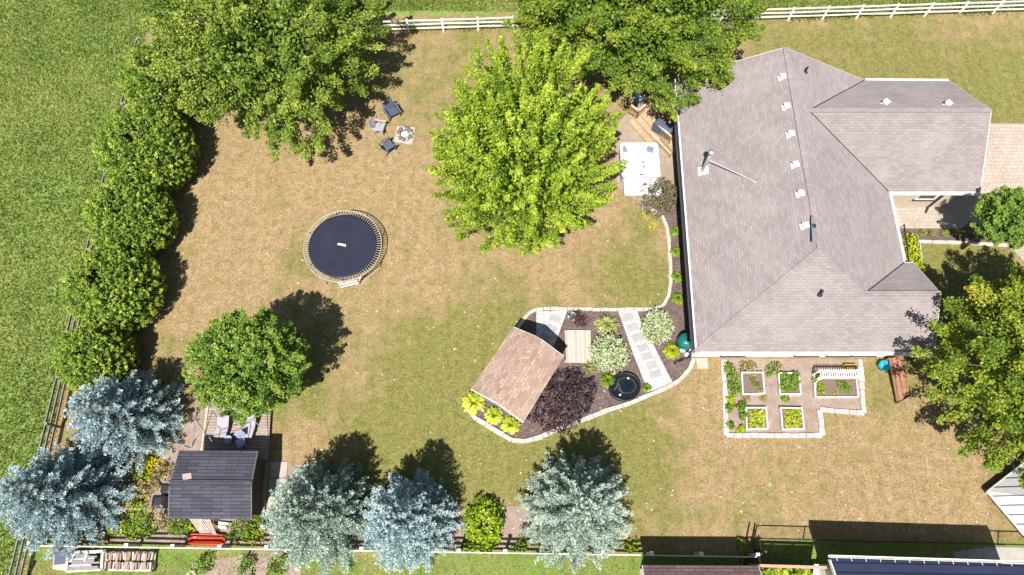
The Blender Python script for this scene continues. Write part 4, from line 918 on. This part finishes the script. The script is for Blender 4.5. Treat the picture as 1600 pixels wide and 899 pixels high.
for q in (tl, tr_):
    for o_ in (0, .34): MB().box((q.x, q.y - o_, -.02), (.07, .07, .88)).build('post', M['white'], t)
for q, s_ in ((tl, 1), (tr_, -1)):
    pts = [Vector((q.x - .06*s_, q.y - .5 - .0, .42)), Vector((q.x + .02*s_, q.y - .42, .7)), Vector((q.x + .2*s_, q.y - .36, .86))]
    MB().path(pts, .025, 6).build('brace', M['white'], t)
p = P(1330, 574, .3); cr = thing('wooden_crate', 'small yellowish wooden crate behind the arbour', 'crate', (p.x, p.y, 0)); m = MB()
for (dx, dy, sx, sy) in ((0, .16, .66, .03), (0, -.16, .66, .03), (-.32, 0, .03, .28), (.32, 0, .03, .28)): m.box((p.x+dx, p.y+dy, .0), (sx, sy, .3))
m.build('side', plain('mustard_wood', (.42, .33, .06), .8), cr); MB().box((p.x, p.y, .01), (.6, .28, .03)).build('base', M['wood'], cr)
# plants in and around the beds
def veg(px, py, r, h, mat, label, n=260, leaf=.11, z0=0.0, name='vegetable_plant', grp='plants in the vegetable plot'):
    p = P(px, py, z0 + h*.5); return shrub(name, label, 'plant', p.x, p.y, r, h, L[mat], n, leaf, grp, z0)
VG = [(1140, 575, .34, .5, 'green', 'tall green plant at the top left corner of the vegetable plot'), (1146, 590, .42, .7, 'green', 'bushy bright green plant at the left of the upper left raised bed'), (1150, 607, .4, .6, 'green', 'green plant between the left edging and the first raised bed'), (1145, 622, .32, .45, 'yellowgreen', 'pale green plant by the left edging halfway down the plot'),
      (1139, 638, .25, .35, 'green', 'small green plant on the left edging of the plot'), (1160, 637, .36, .5, 'green', 'dark green plant at the upper corner of the lower left raised bed'), (1164, 650, .3, .42, 'green', 'dark green plant spilling over the left board of the lower left bed'), (1141, 664, .22, .3, 'green', 'lone small plant near the bottom left corner of the plot'),
      (1158, 670, .24, .25, 'yellowgreen', 'pale tuft at the bottom corner of the lower left bed'), (1163, 573, .4, .35, 'dry', 'browned plants above the upper left raised bed'), (1175, 571, .3, .3, 'dry', 'brown seeding plants above the right end of the first bed'), (1208, 578, .42, .5, 'green', 'leafy plant above the left corner of the upper middle bed'), (1214, 571, .25, .4, 'dry', 'brown stalks above the upper middle bed'),
      (1193, 621, .2, .2, 'dry', 'low weeds below the upper left bed'), (1165, 620, .24, .22, 'dry', 'dry weeds below the left end of the first bed'), (1228, 622, .26, .3, 'green', 'trailing plant over the lower board of the upper middle bed')]
for v in VG: veg(*v)
for a in ((1228, 592, .36, .4, 'green', 'dark leafy plant filling the left of the upper middle bed'), (1243, 590, .36, .42, 'green', 'dark leafy plant at the upper right of the upper middle bed'), (1240, 604, .38, .36, 'green', 'leafy plant with rusty leaves in the middle of the upper middle bed'), (1226, 606, .28, .3, 'green', 'leafy plant in the lower left of the upper middle bed')): veg(*a, z0=.18)
for a in ((1175, 590, .28, .2, 'dry', 'sparse seedlings in the upper half of the upper left bed'), (1182, 600, .24, .18, 'green', 'thin green seedlings in the middle of the upper left bed'), (1188, 610, .16, .15, 'dry', 'tiny seedling at the lower right of the upper left bed')): veg(*a, n=90, leaf=.09, z0=.18)
k = 0
for bi, (x0, x1, y0, y1, nm) in enumerate(((1170, 1196, 641, 668, 'lower left'), (1227, 1252, 641, 668, 'lower right'))):
    for i in range(3):
        for j in range(3):
            veg(x0 + (x1-x0)*(j+.5)/3 + random.uniform(-1, 1), y0 + (y1-y0)*(i+.5)/3, .2, .22, 'hosta' if bi == 0 or i > 0 else 'yellowgreen', 'yellow green salad plant in the %s raised bed, %s row, %s' % (nm, ('upper', 'middle', 'lower')[i], ('left', 'middle', 'right')[j]), 130, .1, .18, grp='salad plants in the lower raised beds')
for a in ((1281, 594, .34, .35, 'vine', 'bright green plant at the left of the wide raised bed'), (1284, 608, .28, .3, 'vine', 'low bright plant in the lower left of the wide raised bed'), (1316, 600, .3, .25, 'green', 'green plant in the middle of the wide raised bed'), (1326, 607, .22, .22, 'green', 'small plant right of the middle of the wide raised bed'), (1305, 612, .2, .18, 'dry', 'dry low plant in the wide raised bed'), (1333, 592, .2, .2, 'dry', 'rusty plant at the upper right of the wide raised bed')): veg(*a, n=180, z0=.18)
# tub and ramp by the house
p = P(1377, 574); tb = thing('plastic_tub', 'turquoise plastic tub standing open on the lawn by the wall', 'tub', p)
MB().lathe(p, [(.2, .0), (.28, .34), (.3, .36), (.27, .35), (.19, .03), (0, .02)], 24).build('body', M['turquoise'], tb, True)
for s_ in (-1, 1): MB().path([p + Vector((s_*.28, -.09, .33)), p + Vector((s_*.34, 0, .33)), p + Vector((s_*.28, .09, .33))], .015, 6).build('handle', M['turquoise'], tb)
ra = [P(1392, 560, .75), P(1411, 553, .75), P(1421, 617, .4), P(1404, 628, .4)]; rc_ = sum(ra, Vector())/4
t = thing('wooden_ramp', 'red brown plank ramp leading up to the house wall', 'ramp', (rc_.x, rc_.y, 0))
for i in range(7):
    a, b, c, d = ra[0].lerp(ra[1], i/7), ra[0].lerp(ra[1], (i+.92)/7), ra[3].lerp(ra[2], (i+.92)/7), ra[3].lerp(ra[2], i/7); o_ = Vector((0, 0, -.045))
    MB().add([a, b, c, d, a+o_, b+o_, c+o_, d+o_], [(3, 2, 1, 0), (4, 5, 6, 7), (0, 1, 5, 4), (1, 2, 6, 5), (2, 3, 7, 6), (3, 0, 4, 7)]).build('plank', plain('ramp_board_%d' % (i % 3), mul((.3, .15, .09), (.75, 1.2, .95)[i % 3]), .8, var=.45, scale=4), t)
m = MB(); m.bar(ra[0]+Vector((0, 0, -.047)), ra[3]+Vector((0, 0, -.047)), .05, .14).bar(ra[1]+Vector((0, 0, -.047)), ra[2]+Vector((0, 0, -.047)), .05, .14); m.build('joist_frame', M['wood'], t)
for q in ra: MB().box((q.x, q.y, -.02), (.09, .09, q.z-.06)).build('leg', M['wood'], t)
MB().bar(ra[3]+Vector((-.05, -.04, .03)), ra[2]+Vector((.05, -.04, .03)), .05, .2).build('edge_board', M['lead'], t)

# ================================================================ BOTTOM LEFT CORNER
t = thing('wooden_deck', 'weathered plank deck between the ball tree and the charcoal roofed shed', 'deck', (*P(370, 690).xy, 0))
MB().prism(PX([(322, 620), (424, 628), (418, 720), (312, 720)], .25), .15, .25).build('platform', M['plank_old'], t)
MB().bar(P(325, 630, .3), P(313, 716, .3), .1, .2).build('edge_board', M['palewood'], t); MB().prism(PX([(324, 625), (422, 632), (417, 716), (315, 716)], .15), .0, .148).build('joist_frame', M['greywood'], t)
t = thing('side_deck', 'dark boardwalk along the right side of the charcoal roofed shed', 'boardwalk', (*P(412, 760).xy, 0))
MB().prism(PX([(396, 722), (418, 722), (412, 806), (390, 806)], .2), .0, .2).build('boards', M['plank_old'], t)
for i, (y0, y1, lb) in enumerate(((722, 746, 'upper'), (748, 772, 'middle'), (774, 799, 'lower'))):
    q = PX([(424-i*2, y0), (450-i*2, y0), (448-i*2, y1), (422-i*2, y1)]); c = sum(q, Vector())/4
    tag(MB().prism(q, 0, .05).build('paving_slab', M['slab'], None, loc=(c.x, c.y, 0), bevel=.01), '%s of three square slabs right of the dark boardwalk' % lb, 'slab', 'slabs beside the boardwalk')
def lounger(label, a, b):
    "a = head px, b = foot px on the deck"
    a, b = P(*a, .6), P(*b, .6); d = (b-a); d.z = 0; ln = d.length; d.normalize(); s_ = Vector((-d.y, d.x, 0)); t = thing('sun_lounger', label, 'lounger', (a.x, a.y, .25), 'loungers on the shed deck'); w_ = .31
    a = Vector((a.x, a.y, .25))
    MB().frame(a + d*.55 - s_*w_ + Vector((0, 0, .3)), d*(ln-.55), s_*w_*2, (0, 0, .03)).build('seat', M['sling'], t)
    MB().frame(a - s_*w_ + Vector((0, 0, .66)), d*.56 + Vector((0, 0, -.34)), s_*w_*2, (0, 0, .03)).build('backrest', M['sling'], t)
    for e in (-1, 1):
        MB().tube(a + d*.4 + s_*w_*e*1.05, a + d*.7 + s_*w_*e*1.05 + Vector((0, 0, .33)), .018).build('leg', M['blackmetal'], t); MB().tube(a + d*(ln-.1) + s_*w_*e*1.05, a + d*(ln-.4) + s_*w_*e*1.05 + Vector((0, 0, .33)), .018).build('leg', M['blackmetal'], t)
lounger('grey sling lounger at the left end of the shed deck', (353, 650), (342, 684)); lounger('grey sling lounger in the middle of the shed deck', (395, 648), (383, 684))
p = P(356, 687, .65); t = thing('side_table', 'small round blue table on the deck above the charcoal roof', 'table', (p.x, p.y, .25))
MB().lathe(p, [(.2, -.03), (.21, 0), (0, .005)], 20).build('tabletop', M['blue_fabric'], t); 
for i in range(3): a = i*2.1; MB().tube((p.x+math.cos(a)*.17, p.y+math.sin(a)*.17, .25), (p.x+math.cos(a)*.08, p.y+math.sin(a)*.08, .63), .014).build('leg', M['blackmetal'], t)
p = P(376, 692, .6); t = thing('camp_chair', 'dark blue folding chair in the shed shadow on the deck', 'chair', (p.x, p.y, .25))
MB().box((p.x, p.y, .62), (.46, .42, .03), .5).build('seat', M['blue_fabric'], t); MB().frame((p.x-.12, p.y+.2, .66), (.4, .2, 0), (-.02, .03, 0), (-.1, .14, .42)).build('backrest', M['blue_fabric'], t)
for dx, dy in ((-.2, -.12), (.12, -.22), (.2, .12), (-.12, .22)): MB().tube((p.x+dx, p.y+dy, .25), (p.x-dx*.4, p.y-dy*.4, .62), .014).build('leg', M['blackmetal'], t)
t = thing('canopy_frame', 'thin metal canopy frame without its cloth standing over the deck', 'frame', (*P(360, 690).xy, .25))
fp = [P(320, 680, .25), P(341, 706, .25), P(388, 706, .25), P(419, 683, .25)]; tp = [p + Vector((0, 0, 1.25)) for p in (P(322, 662, .25), P(342, 688, .25), P(390, 676, .25), P(408, 660, .25))]
for a, b in zip(fp, tp): MB().tube(a, b, .018, n=6).build('pole', M['palegrey'], t)
for a, b in ((0, 1), (1, 2), (2, 3)): MB().tube(tp[a], tp[b], .014, n=6).build('rail', M['blackmetal'], t)
for i, (x, y, s_, lb) in enumerate(((252, 784, .62, 'black plastic compost box beside the shed wall'), (264, 764, .5, 'smaller black compost box behind the larger one'))):
    p = P(x, y, .4); t = thing('compost_box', lb, 'compost bin', (p.x, p.y, 0), 'black compost boxes'); c = Vector((p.x, p.y, 0))
    loft(MB(), [rrect(c, s_*.52, s_*.52, .08, 0), rrect(c, s_*.46, s_*.46, .08, .7)], top=True).build('body', M['black'], t); loft(MB(), [rrect(c, s_*.49, s_*.49, .09, .705), rrect(c, s_*.49, s_*.49, .09, .74), rrect(c, s_*.3, s_*.3, .06, .8)]).build('lid', M['black'], t)
# pallets, sled, boards behind the shed
def pallet(label, q, z0, z1):
    a, b, c, d = [Vector((p.x, p.y, 0)) for p in PX(q, (z0+z1)/2)]; t = thing('pallet', label, 'pallet', (*a.xy, 0), 'pallets behind the shed')
    up = Vector((0, 0, 1)); n = 6
    def lv(p, top): return p + up*(z1 if top else z0)
    for i in range(n):
        p0, p1, p2, p3 = lv(a.lerp(b, i/n), 1), lv(a.lerp(b, (i+.62)/n), 1), lv(d.lerp(c, (i+.62)/n), 0), lv(d.lerp(c, i/n), 0); o_ = Vector((0, 0, -.025))
        MB().add([p0, p1, p2, p3, p0+o_, p1+o_, p2+o_, p3+o_], [(3, 2, 1, 0), (4, 5, 6, 7), (0, 1, 5, 4), (1, 2, 6, 5), (2, 3, 7, 6), (3, 0, 4, 7)]).build('slat', M['palewood'], t)
    for k in (.05, .5, .95): MB().bar(lv(a.lerp(d, k), 0).lerp(lv(a.lerp(d, k), 1), 1-k) - up*.03, lv(b.lerp(c, k), 0).lerp(lv(b.lerp(c, k), 1), 1-k) - up*.03, .08, .08).build('bearer', M['greywood'], t)
pallet('pale wooden pallet leaning on the back of the shed', [(299, 811), (319, 811), (327, 833), (309, 833)], .25, .75); pallet('brownish pallet leaning beside the first behind the shed', [(320, 812), (332, 812), (336, 836), (328, 834)], .25, .75)
p = P(323, 843, .2); t = thing('plastic_sled', 'orange red plastic sled lying along the bottom fence', 'sled', (p.x, p.y, 0)); c = Vector((p.x, p.y, 0))
m = MB(); lo = []
for (hx, hy, z) in ((.78, .16, .02), (.9, .24, .1), (.92, .26, .24), (.86, .2, .22), (.74, .12, .1)): lo.append([(c.x + x_*1.0 + .0, c.y + y_ - x_*.03, z) for x_, y_, _ in rrect(Vector((0, 0, 0)), hx, hy, min(hy*.95, .2), 0)])
loft(m, lo, bottom=True); sl_ = m.build('hull', M['red'], t, True)
for s_ in (-1, 1): MB().tube(c + Vector((-.6, s_*.07, .13)), c + Vector((.6, s_*.07, .13)), .025).build('rib', M['red'], t)
for i, (x, y, lb) in enumerate(((352, 818, 'white board propped behind the shed near the pallets'), (345, 823, 'pale offcut lying behind the shed'))):
    p = P(x, y, .1); tag(MB().frame(p + Vector((-.35, -.05, 0)), (.7, -.08, .05), (0, .14, 0), (0, 0, .04)).build('board', M['offwhite'], None, loc=tuple(p)), lb, 'board')
p = P(411, 822, .4); t = thing('water_jug', 'white plastic jug standing by the right corner of the shed', 'jug', (p.x, p.y, 0)); MB().lathe((p.x, p.y, 0), [(.15, 0), (.16, .3), (.1, .42), (.05, .46), (.05, .52)], 16).build('body', M['vinyl'], t, True); MB().path([(p.x+.15, p.y, .3), (p.x+.22, p.y, .36), (p.x+.1, p.y, .45)], .018, 6).build('handle', M['vinyl'], t)
# lumber stacks behind the fence
def quad_local(q, z): return [Vector((p.x, p.y, z)) for p in PX(q, z)]
t = thing('lumber_stack', 'stack of long grey boards in a pale timber frame, middle of the lumber row', 'lumber', (*P(130, 875).xy, 0), 'lumber behind the bottom fence')
a, b, c, d = quad_local([(106, 863), (160, 862), (158, 890), (103, 893)], .4)
for p0, p1 in ((a, b), (b, c), (c, d), (d, a)): MB().bar(p0, p1, .12, .1).build('frame_board', M['offwhite'], t)
for p0 in (a, b, c, d): MB().box((p0.x, p0.y, 0), (.1, .1, .29)).build('post', M['greywood'], t)
for i in range(9):
    k = (i+.5)/9; l_ = random.uniform(.6, .95); o_ = random.uniform(0, .95-l_); MB().bar(a.lerp(d, k).lerp(b.lerp(c, k), .03+o_) + Vector((0, 0, .05+random.uniform(-.06, .03))), a.lerp(d, k).lerp(b.lerp(c, k), o_+l_) + Vector((0, 0, .05+random.uniform(-.06, .03))), .085, .06).build('board', M['greywood'] if i % 3 else plain('silver_board', (.42, .42, .46), .7, var=.25), t)
for k, r_ in ((.2, .5), (.6, -.3)): q = a.lerp(b, k) + Vector((0, -.25, .09)); MB().bar(q - Vector((.06, .2, 0)), q + Vector((.1*r_, .25, 0)), .1, .05).build('board', M['offwhite'], t)
t = thing('firewood_rack', 'low rack of split firewood standing in two rows behind the fence', 'firewood', (*P(198, 875).xy, 0), 'lumber behind the bottom fence')
a, b, c, d = quad_local([(165, 863), (239, 864), (236, 892), (163, 891)], .4)
for r0, r1 in ((.02, .45), (.52, .95)):
    for i in range(20):
        k = (i+.5)/20; p0 = a.lerp(d, r0).lerp(b.lerp(c, r0), k); p1 = a.lerp(d, r1).lerp(b.lerp(c, r1), k); z = random.uniform(-.06, .06)
        MB().bar(p0 + Vector((random.uniform(-.03, .03), random.uniform(-.04, .04), z)), p1 + Vector((random.uniform(-.03, .03), random.uniform(-.04, .04), z + random.uniform(-.05, .05))), .085, .12).build('log', plain('split_wood_%d' % (i*7 % 4), ((.4, .31, .26), (.5, .42, .36), (.33, .2, .13), (.28, .25, .25))[i*7 % 4], .9, var=.35, scale=9), t)
for p0, p1 in ((a, b), (d, c), (a, d), (b, c)): MB().bar(p0 + Vector((0, 0, -.2)), p1 + Vector((0, 0, -.2)), .09, .08).build('frame_board', M['offwhite'], t)
for p0 in (a, b, c, d): MB().box((p0.x, p0.y, 0), (.09, .09, .46)).build('post', M['greywood'], t)
t = thing('covered_stack', 'pale boards under a dark tarp at the left end of the lumber row', 'lumber', (*P(93, 875).xy, 0), 'lumber behind the bottom fence')
MB().prism(quad_local([(84, 864), (107, 862), (103, 892), (82, 890)], .3), .02, .3).build('boards', M['palewood'], t); MB().prism(quad_local([(86, 861), (107, 859), (104, 881), (84, 883)], .33), .302, .335).build('tarp', M['charcoal'], t)
for i, (x0, y0, x1, y1, lb) in enumerate(((96, 851, 128, 848, 'pale loose plank lying on the grass at the left end of the bottom fence'), (102, 857, 126, 853, 'second pale loose plank above the tarp covered boards'))):
    a, b = P(x0, y0, .15), P(x1, y1, .15); tag(MB().bar(a, b, .14, .06).build('plank', M['palewood'], None, loc=tuple(a)), lb, 'plank', 'loose planks by the fence')
# neighbour's steps, beam and bench, bottom right
t = thing('neighbour_steps', 'brown wooden steps with a peach rail at the gate', 'steps', (*P(1176, 880).xy, 0))
for i in range(4): q = P(1176, 871 + i*8, .15 + i*.12); MB().box((q.x, q.y, .0), (.62, .24, .15 + i*.12)).build('step', M['plank_red'], t)
MB().bar(P(1185, 862, .75), P(1189, 886, .85), .1, .07).build('rail', M['beam'], t)
for q in (P(1185, 863, 0), P(1188, 885, 0)): MB().box((q.x+.15, q.y, 0), (.08, .08, .7)).build('post', M['beam'], t)
t = thing('board_screen', 'peach topped board screen with leafy plants behind it beside the brown steps', 'screen', (*P(1230, 887, 2.0).xy, 0))
a, b = P(1188, 884, 2.0), P(1292, 887, 2.0); MB().bar(a, b, .12, .06).build('beam', M['beam'], t)
for k in (.01, .34, .67, .99): q = a.lerp(b, k); MB().box((q.x, q.y, -.02), (.09, .09, 1.95)).build('post', M['beam'], t)
for i in range(22): p0, p1 = a.lerp(b, i/22), a.lerp(b, (i+.94)/22); MB().frame((p0.x, p0.y-.07, .03), Vector((p1.x-p0.x, p1.y-p0.y, 0)), (0, .02, 0), (0, 0, 1.86)).build('board', M['beam'], t)
t = thing('slatted_bench', 'white grey slatted bench beside the navy roof', 'bench', (*P(1284, 892).xy, 0))
for i in range(5): MB().bar(P(1271, 884 + i*5, .45), P(1299, 884 + i*5, .45), .13, .03).build('slat', M['offwhite'], t)
for x, y in ((1272, 886), (1298, 886), (1273, 903), (1299, 903)): q = P(x, y, .4); MB().box((q.x, q.y, 0), (.06, .06, .41)).build('leg', M['offwhite'], t)
for i, (x, lb) in enumerate(((1175, 'yellow leafy plant at the left end of the peach topped screen'), (1205, 'leafy plant behind the left half of the peach topped screen'), (1222, 'broad leafy plant behind the middle of the peach topped screen'), (1240, 'bright green plant behind the right half of the peach topped screen'), (1260, 'leafy plant behind the screen, nearest the white bench'))):
    p = P(x, 897, 1.7); shrub('leafy_plant', lb, 'plant', p.x, p.y, .36, 2.1, L['vine' if i % 2 else 'hosta'], 220, .17, 'plants behind the board screen')

# ================================================================ TREES
tree('maple_tree', 'big dark green maple at the top left of the yard', 'tree', -14.1, 27.0, 1.2, 8.6, 6.8, L['maple_dark'], 330, 300, trunk=.26, leaf=.15, spray=1.5, width=.25, lift=.22, lump=.22, tone=.16, jit=.25, qlo=.68, inner=.15)
tree('maple_tree', 'bright lime green tree in the middle of the yard beside the patio', 'tree', .65, 18.4, .6, 13.0, 5.3, L['maple_lime'], 560, 210, trunk=.24, leaf=.125, spray=1.5, width=.13, lift=1.05, lump=.13, tone=.14, jit=.16, inner=.3, qlo=.8)
tree('maple_tree', 'broad mid green maple at the top centre between fence and house', 'tree', 6.75, 29.6, 2.0, 9.0, 7.5, L['maple_mid'], 350, 280, trunk=.26, leaf=.15, spray=1.4, width=.26, lift=.3, lump=.28, tone=.15, jit=.35)
tree('locust_tree', 'large yellow green tree at the right edge overhanging the house corner', 'tree', 26.3, 7.2, 2.0, 8.8, 6.3, L['locust'], 350, 280, trunk=.26, leaf=.145, spray=1.5, width=.25, lift=.2, lump=.28, tone=.17, jit=.35)
tree('ball_tree', 'dense ball shaped tree beside the shed deck casting a round shadow', 'tree', -12.75, 8.15, 1.4, 7.1, 2.72, L['round'], 400, 130, trunk=.15, leaf=.115, spray=.7, width=.15, lift=.4, lump=.1, tone=.17, qlo=.86)
tree('ball_tree', 'small clipped lollipop tree by the driveway', 'tree', 26.1, 16.1, 2.4, 5.7, 1.8, L['round'], 260, 110, trunk=.09, leaf=.095, spray=.4, width=.11, lift=.3, lump=.06, tone=.12, qlo=.88)
for (x, y, h, r_, lb, n_) in ((-21.2, 26.1, 4.5, 2.3, 'cedar at the top end of the row, tucked against the big maple', 220), (-21.1, 21.4, 4.6, 2.8, 'large cedar between the big maple and the field', 380), (-21.3, 17.1, 4.2, 2.4, 'cedar in the middle of the row, above the widest cedar', 320), (-21.4, 12.9, 4.2, 2.5, 'widest cedar of the row, beside the gap showing fence rails', 340), (-21.7, 9.1, 3.6, 1.95, 'smallest cedar, just above the blue spruces', 250)):
    tree('cedar_tree', lb, 'cedar', x, y, -.6, h, r_, L['cedar'], int(n_*2.4), 46, 'cedars along the field fence', trunk=.12, core=(.66, .88, .3), leaf=.095, asp=.5, spray=.36, width=.07, lift=.8, lump=.035, tone=.2, inner=.1, jit=.25, qlo=.93)
spruce('big blue spruce at the far left bottom against the field', -21.75, 2.2, 6.0, 2.95, L['spruce'], 20, 1.1, 'blue spruces')
spruce('blue spruce above the leftmost one, below the cedars', -19.55, 5.95, 5.9, 2.7, L['spruce'], 19, 1.1, 'blue spruces')
spruce('grey green spruce just right of the charcoal roofed shed', -9.25, 1.35, 7.2, 2.8, L['spruce_green'], 23, 1.1, 'spruces along the bottom fence')
spruce('palest blue spruce in the bottom row, next to the bright vine', -5.0, 1.05, 7.2, 2.45, L['spruce'], 24, 1.15, 'spruces along the bottom fence')
spruce('grey green spruce below the mulch bed, nearest the middle', 3.05, 1.6, 7.0, 2.85, L['spruce_green'], 23, 1.1, 'spruces along the bottom fence')

# ================================================================ SHRUBS AND FLOWERS
def at(px, py, h=0): p = P(px, py, h*.5); return p.x, p.y
shrub('purple_shrub', 'large dark purple shrub between the tan roofed shed and the edging', 'shrub', *at(882, 622, 1.4), 2.0, 1.5, L['purple'], 5200, .11, ry=1.45, rz=.65, lump=.3)
shrub('purple_shrub', 'bronze purple shrub against the house wall by the hot tub', 'shrub', *at(1034, 305, 1.8), 1.3, 2.0, L['bronze'], 3000, .11, ry=1.15, rz=.6, lump=.35)
shrub('purple_shrub', 'small purple bush beside the upper gravel area', 'shrub', *at(905, 497, .6), .5, .7, L['purple'], 420, .1, lump=.4); shrub('spiky_plant', 'small dark blue green upright plant next to the small purple bush', 'plant', *at(893, 493, .6), .3, .7, L['spruce_green'], 160, .1)
shrub('variegated_shrub', 'pale variegated shrub left of the stepping stone path', 'shrub', *at(953, 552, 1.2), 1.12, 1.3, L['varieg'], 3200, .11, tone=.1, lump=.1); shrub('variegated_shrub', 'pale variegated shrub right of the stepping stone path', 'shrub', *at(1028, 509, 1.2), 1.02, 1.3, L['varieg'], 3000, .11, tone=.1, lump=.1)
shrub('lavender_plant', 'grey green low plant at the foot of the left variegated shrub', 'plant', *at(922, 572, .4), .45, .4, L['blade'], 260, .1)
x, y = at(948, 507, .5); tuft('yucca_plant', 'spiky grey green yucca with a dry centre in the mulch', 'plant', x, y, .8, .6, L['blade'], 150, .06); shrub('dry_plant', 'dried flower heads in the middle of the yucca', 'plant', *at(948, 512, .7), .28, .6, L['dry'], 130, .09)
x, y = at(1050, 548, .5); tuft('ornamental_grass', 'yellow green arching grass beside the teal compost bin', 'plant', x, y, .55, .6, L['yellowgreen'], 240, .045)
x, y = at(949, 594, .4); tuft('ornamental_grass', 'green grass clump next to the black pond tub', 'plant', x, y, .52, .5, L['green'], 200, .05); x, y = at(1011, 606, .3); tuft('ornamental_grass', 'small green plant at the bottom of the gravel path', 'plant', x, y, .32, .3, L['green'], 80, .06)
for (px, py, lb) in ((1056, 361, 'green grass clump along the house wall, uppermost of four'), (1057, 393, 'green grass clump along the house wall, second from the top'), (1059, 432, 'green grass clump along the house wall, third from the top'), (1060, 466, 'green grass clump along the house wall, lowest of four')):
    x, y = at(px, py, .4); tuft('grass_clump', lb, 'plant', x-.05, y, .42, .45, L['green'], 200, .04, 'grass clumps along the house wall')
for (px, py, r_, lb) in ((740, 629, .72, 'largest chartreuse hosta at the lower corner of the shed'), (772, 649, .56, 'middle chartreuse hosta under the shed window'), (798, 664, .58, 'rightmost chartreuse hosta below the shed')):
    x, y = at(px, py, .4); tuft('hosta', lb, 'plant', x, y, r_, .5, L['hosta'], 240, .14, 'hostas below the shed', broad=True)
for (px, py, r_, lb) in ((1443, 363, .22, 'leftmost round boxwood in the front bed'), (1457, 365, .17, 'small yellowish boxwood, second in the front bed'), (1477, 364, .27, 'round boxwood near the middle of the front bed'), (1494, 363, .22, 'darker boxwood right of the middle in the front bed'), (1510, 364, .24, 'boxwood where the front bed widens'), (1525, 364, .27, 'rightmost boxwood in the front bed')):
    shrub('boxwood', lb, 'shrub', *at(px, py, .4), r_, .42, L['box'], 380, .055, 'boxwoods in the front bed', lump=.05)
for i, (px, py, lb) in enumerate(((1424, 376, 'yellow green leafy plant nearest the porch railing top'), (1426, 392, 'yellow green leafy plant in the middle of the porch bed'), (1430, 408, 'yellow green leafy plant low in the porch bed'), (1433, 425, 'shaded leafy plant at the bottom of the porch bed'))):
    x, y = at(px, py, .4); shrub('leafy_plant', lb, 'plant', x, y, .5, .5, L['yellowgreen'], 420, .13, 'plants in the porch bed')
shrub('climbing_vine', 'bright green vine mound between two spruces on the bottom fence', 'vine', *at(757, 820, .9), 1.12, 1.1, L['vine'], 2600, .16, ry=1.25, lump=.3); shrub('climbing_vine', 'low green vine along the fence below the bright mound', 'vine', *at(745, 850, .5), 1.0, .6, L['green'], 900, .14, ry=.35)
for (px, py, r_, h, mt, lb, n_) in ((230, 727, .5, .6, 'yellow', 'yellow flowering plant between the blue spruces and shed', 300), (222, 740, .6, .6, 'yellowgreen', 'pale green plant just below the yellow flowers', 380), (222, 762, .7, .8, 'dry', 'tall seedy plant left of the compost boxes', 500), (256, 735, .5, .5, 'dry', 'dry plant between yellow flowers and the shed roof', 300),
        (215, 792, .6, .6, 'vine', 'bright plant below the larger blue spruce', 420), (180, 822, .65, .6, 'vine', 'bright green plant at the left end of the bottom border', 480), (205, 828, .6, .55, 'vine', 'leafy bright plant in the bottom border near the fence post', 420), (232, 822, .55, .7, 'green', 'dark green plant in the bottom border left of the shed', 380), (253, 815, .55, .9, 'dry', 'tall bronze green plant at the lower left shed corner', 360),
        (278, 823, .6, .8, 'green', 'leafy green shrub under the left end of the shed roof', 460), (298, 822, .35, .5, 'vine', 'bright clump left of the pallets', 220), (160, 838, .4, .3, 'dry', 'low rusty plant next to the left spruce', 200), (372, 826, .75, .8, 'green', 'leafy shrub right of the pallets behind the shed', 560), (395, 832, .6, .6, 'vine', 'bright leafy shrub near the white jug', 420), (405, 808, .35, .5, 'green', 'green plant at the right corner of the shed', 220),
        (318, 882, .5, .7, 'green', 'shrub with pale flowers on the lawn below the fence', 320), (382, 886, .5, .9, 'green', 'dark green shrub in the lower brown bed', 340), (432, 884, .6, .7, 'green', 'green bush in the lower bed beside the grey spruce', 420), (306, 892, .35, .3, 'varieg', 'pale flowering clump at the bottom of the lawn', 160), (812, 850, .5, .4, 'green', 'low plants at the foot of the fence left of the middle spruce', 260), (1160, 850, .3, .5, 'vine', 'bright weeds by the black gate', 180), (985, 852, .45, .4, 'vine', 'weeds at the fence foot right of the middle spruce', 220)):
    shrub('border_plant', lb, 'plant', *at(px, py, h), r_, h, L[mt], n_, .12, 'plants in the bottom borders', lump=.3)
for (px, py, r_, lb) in ((1012, 336, .35, 'yellow groundcover clump inside the lawn beside the curved edging'), (1020, 352, .3, 'yellow groundcover clump along the edging below the bronze shrub')):
    shrub('groundcover', lb, 'plant', *at(px, py), r_, .05, L['yellow'], 150, .07)
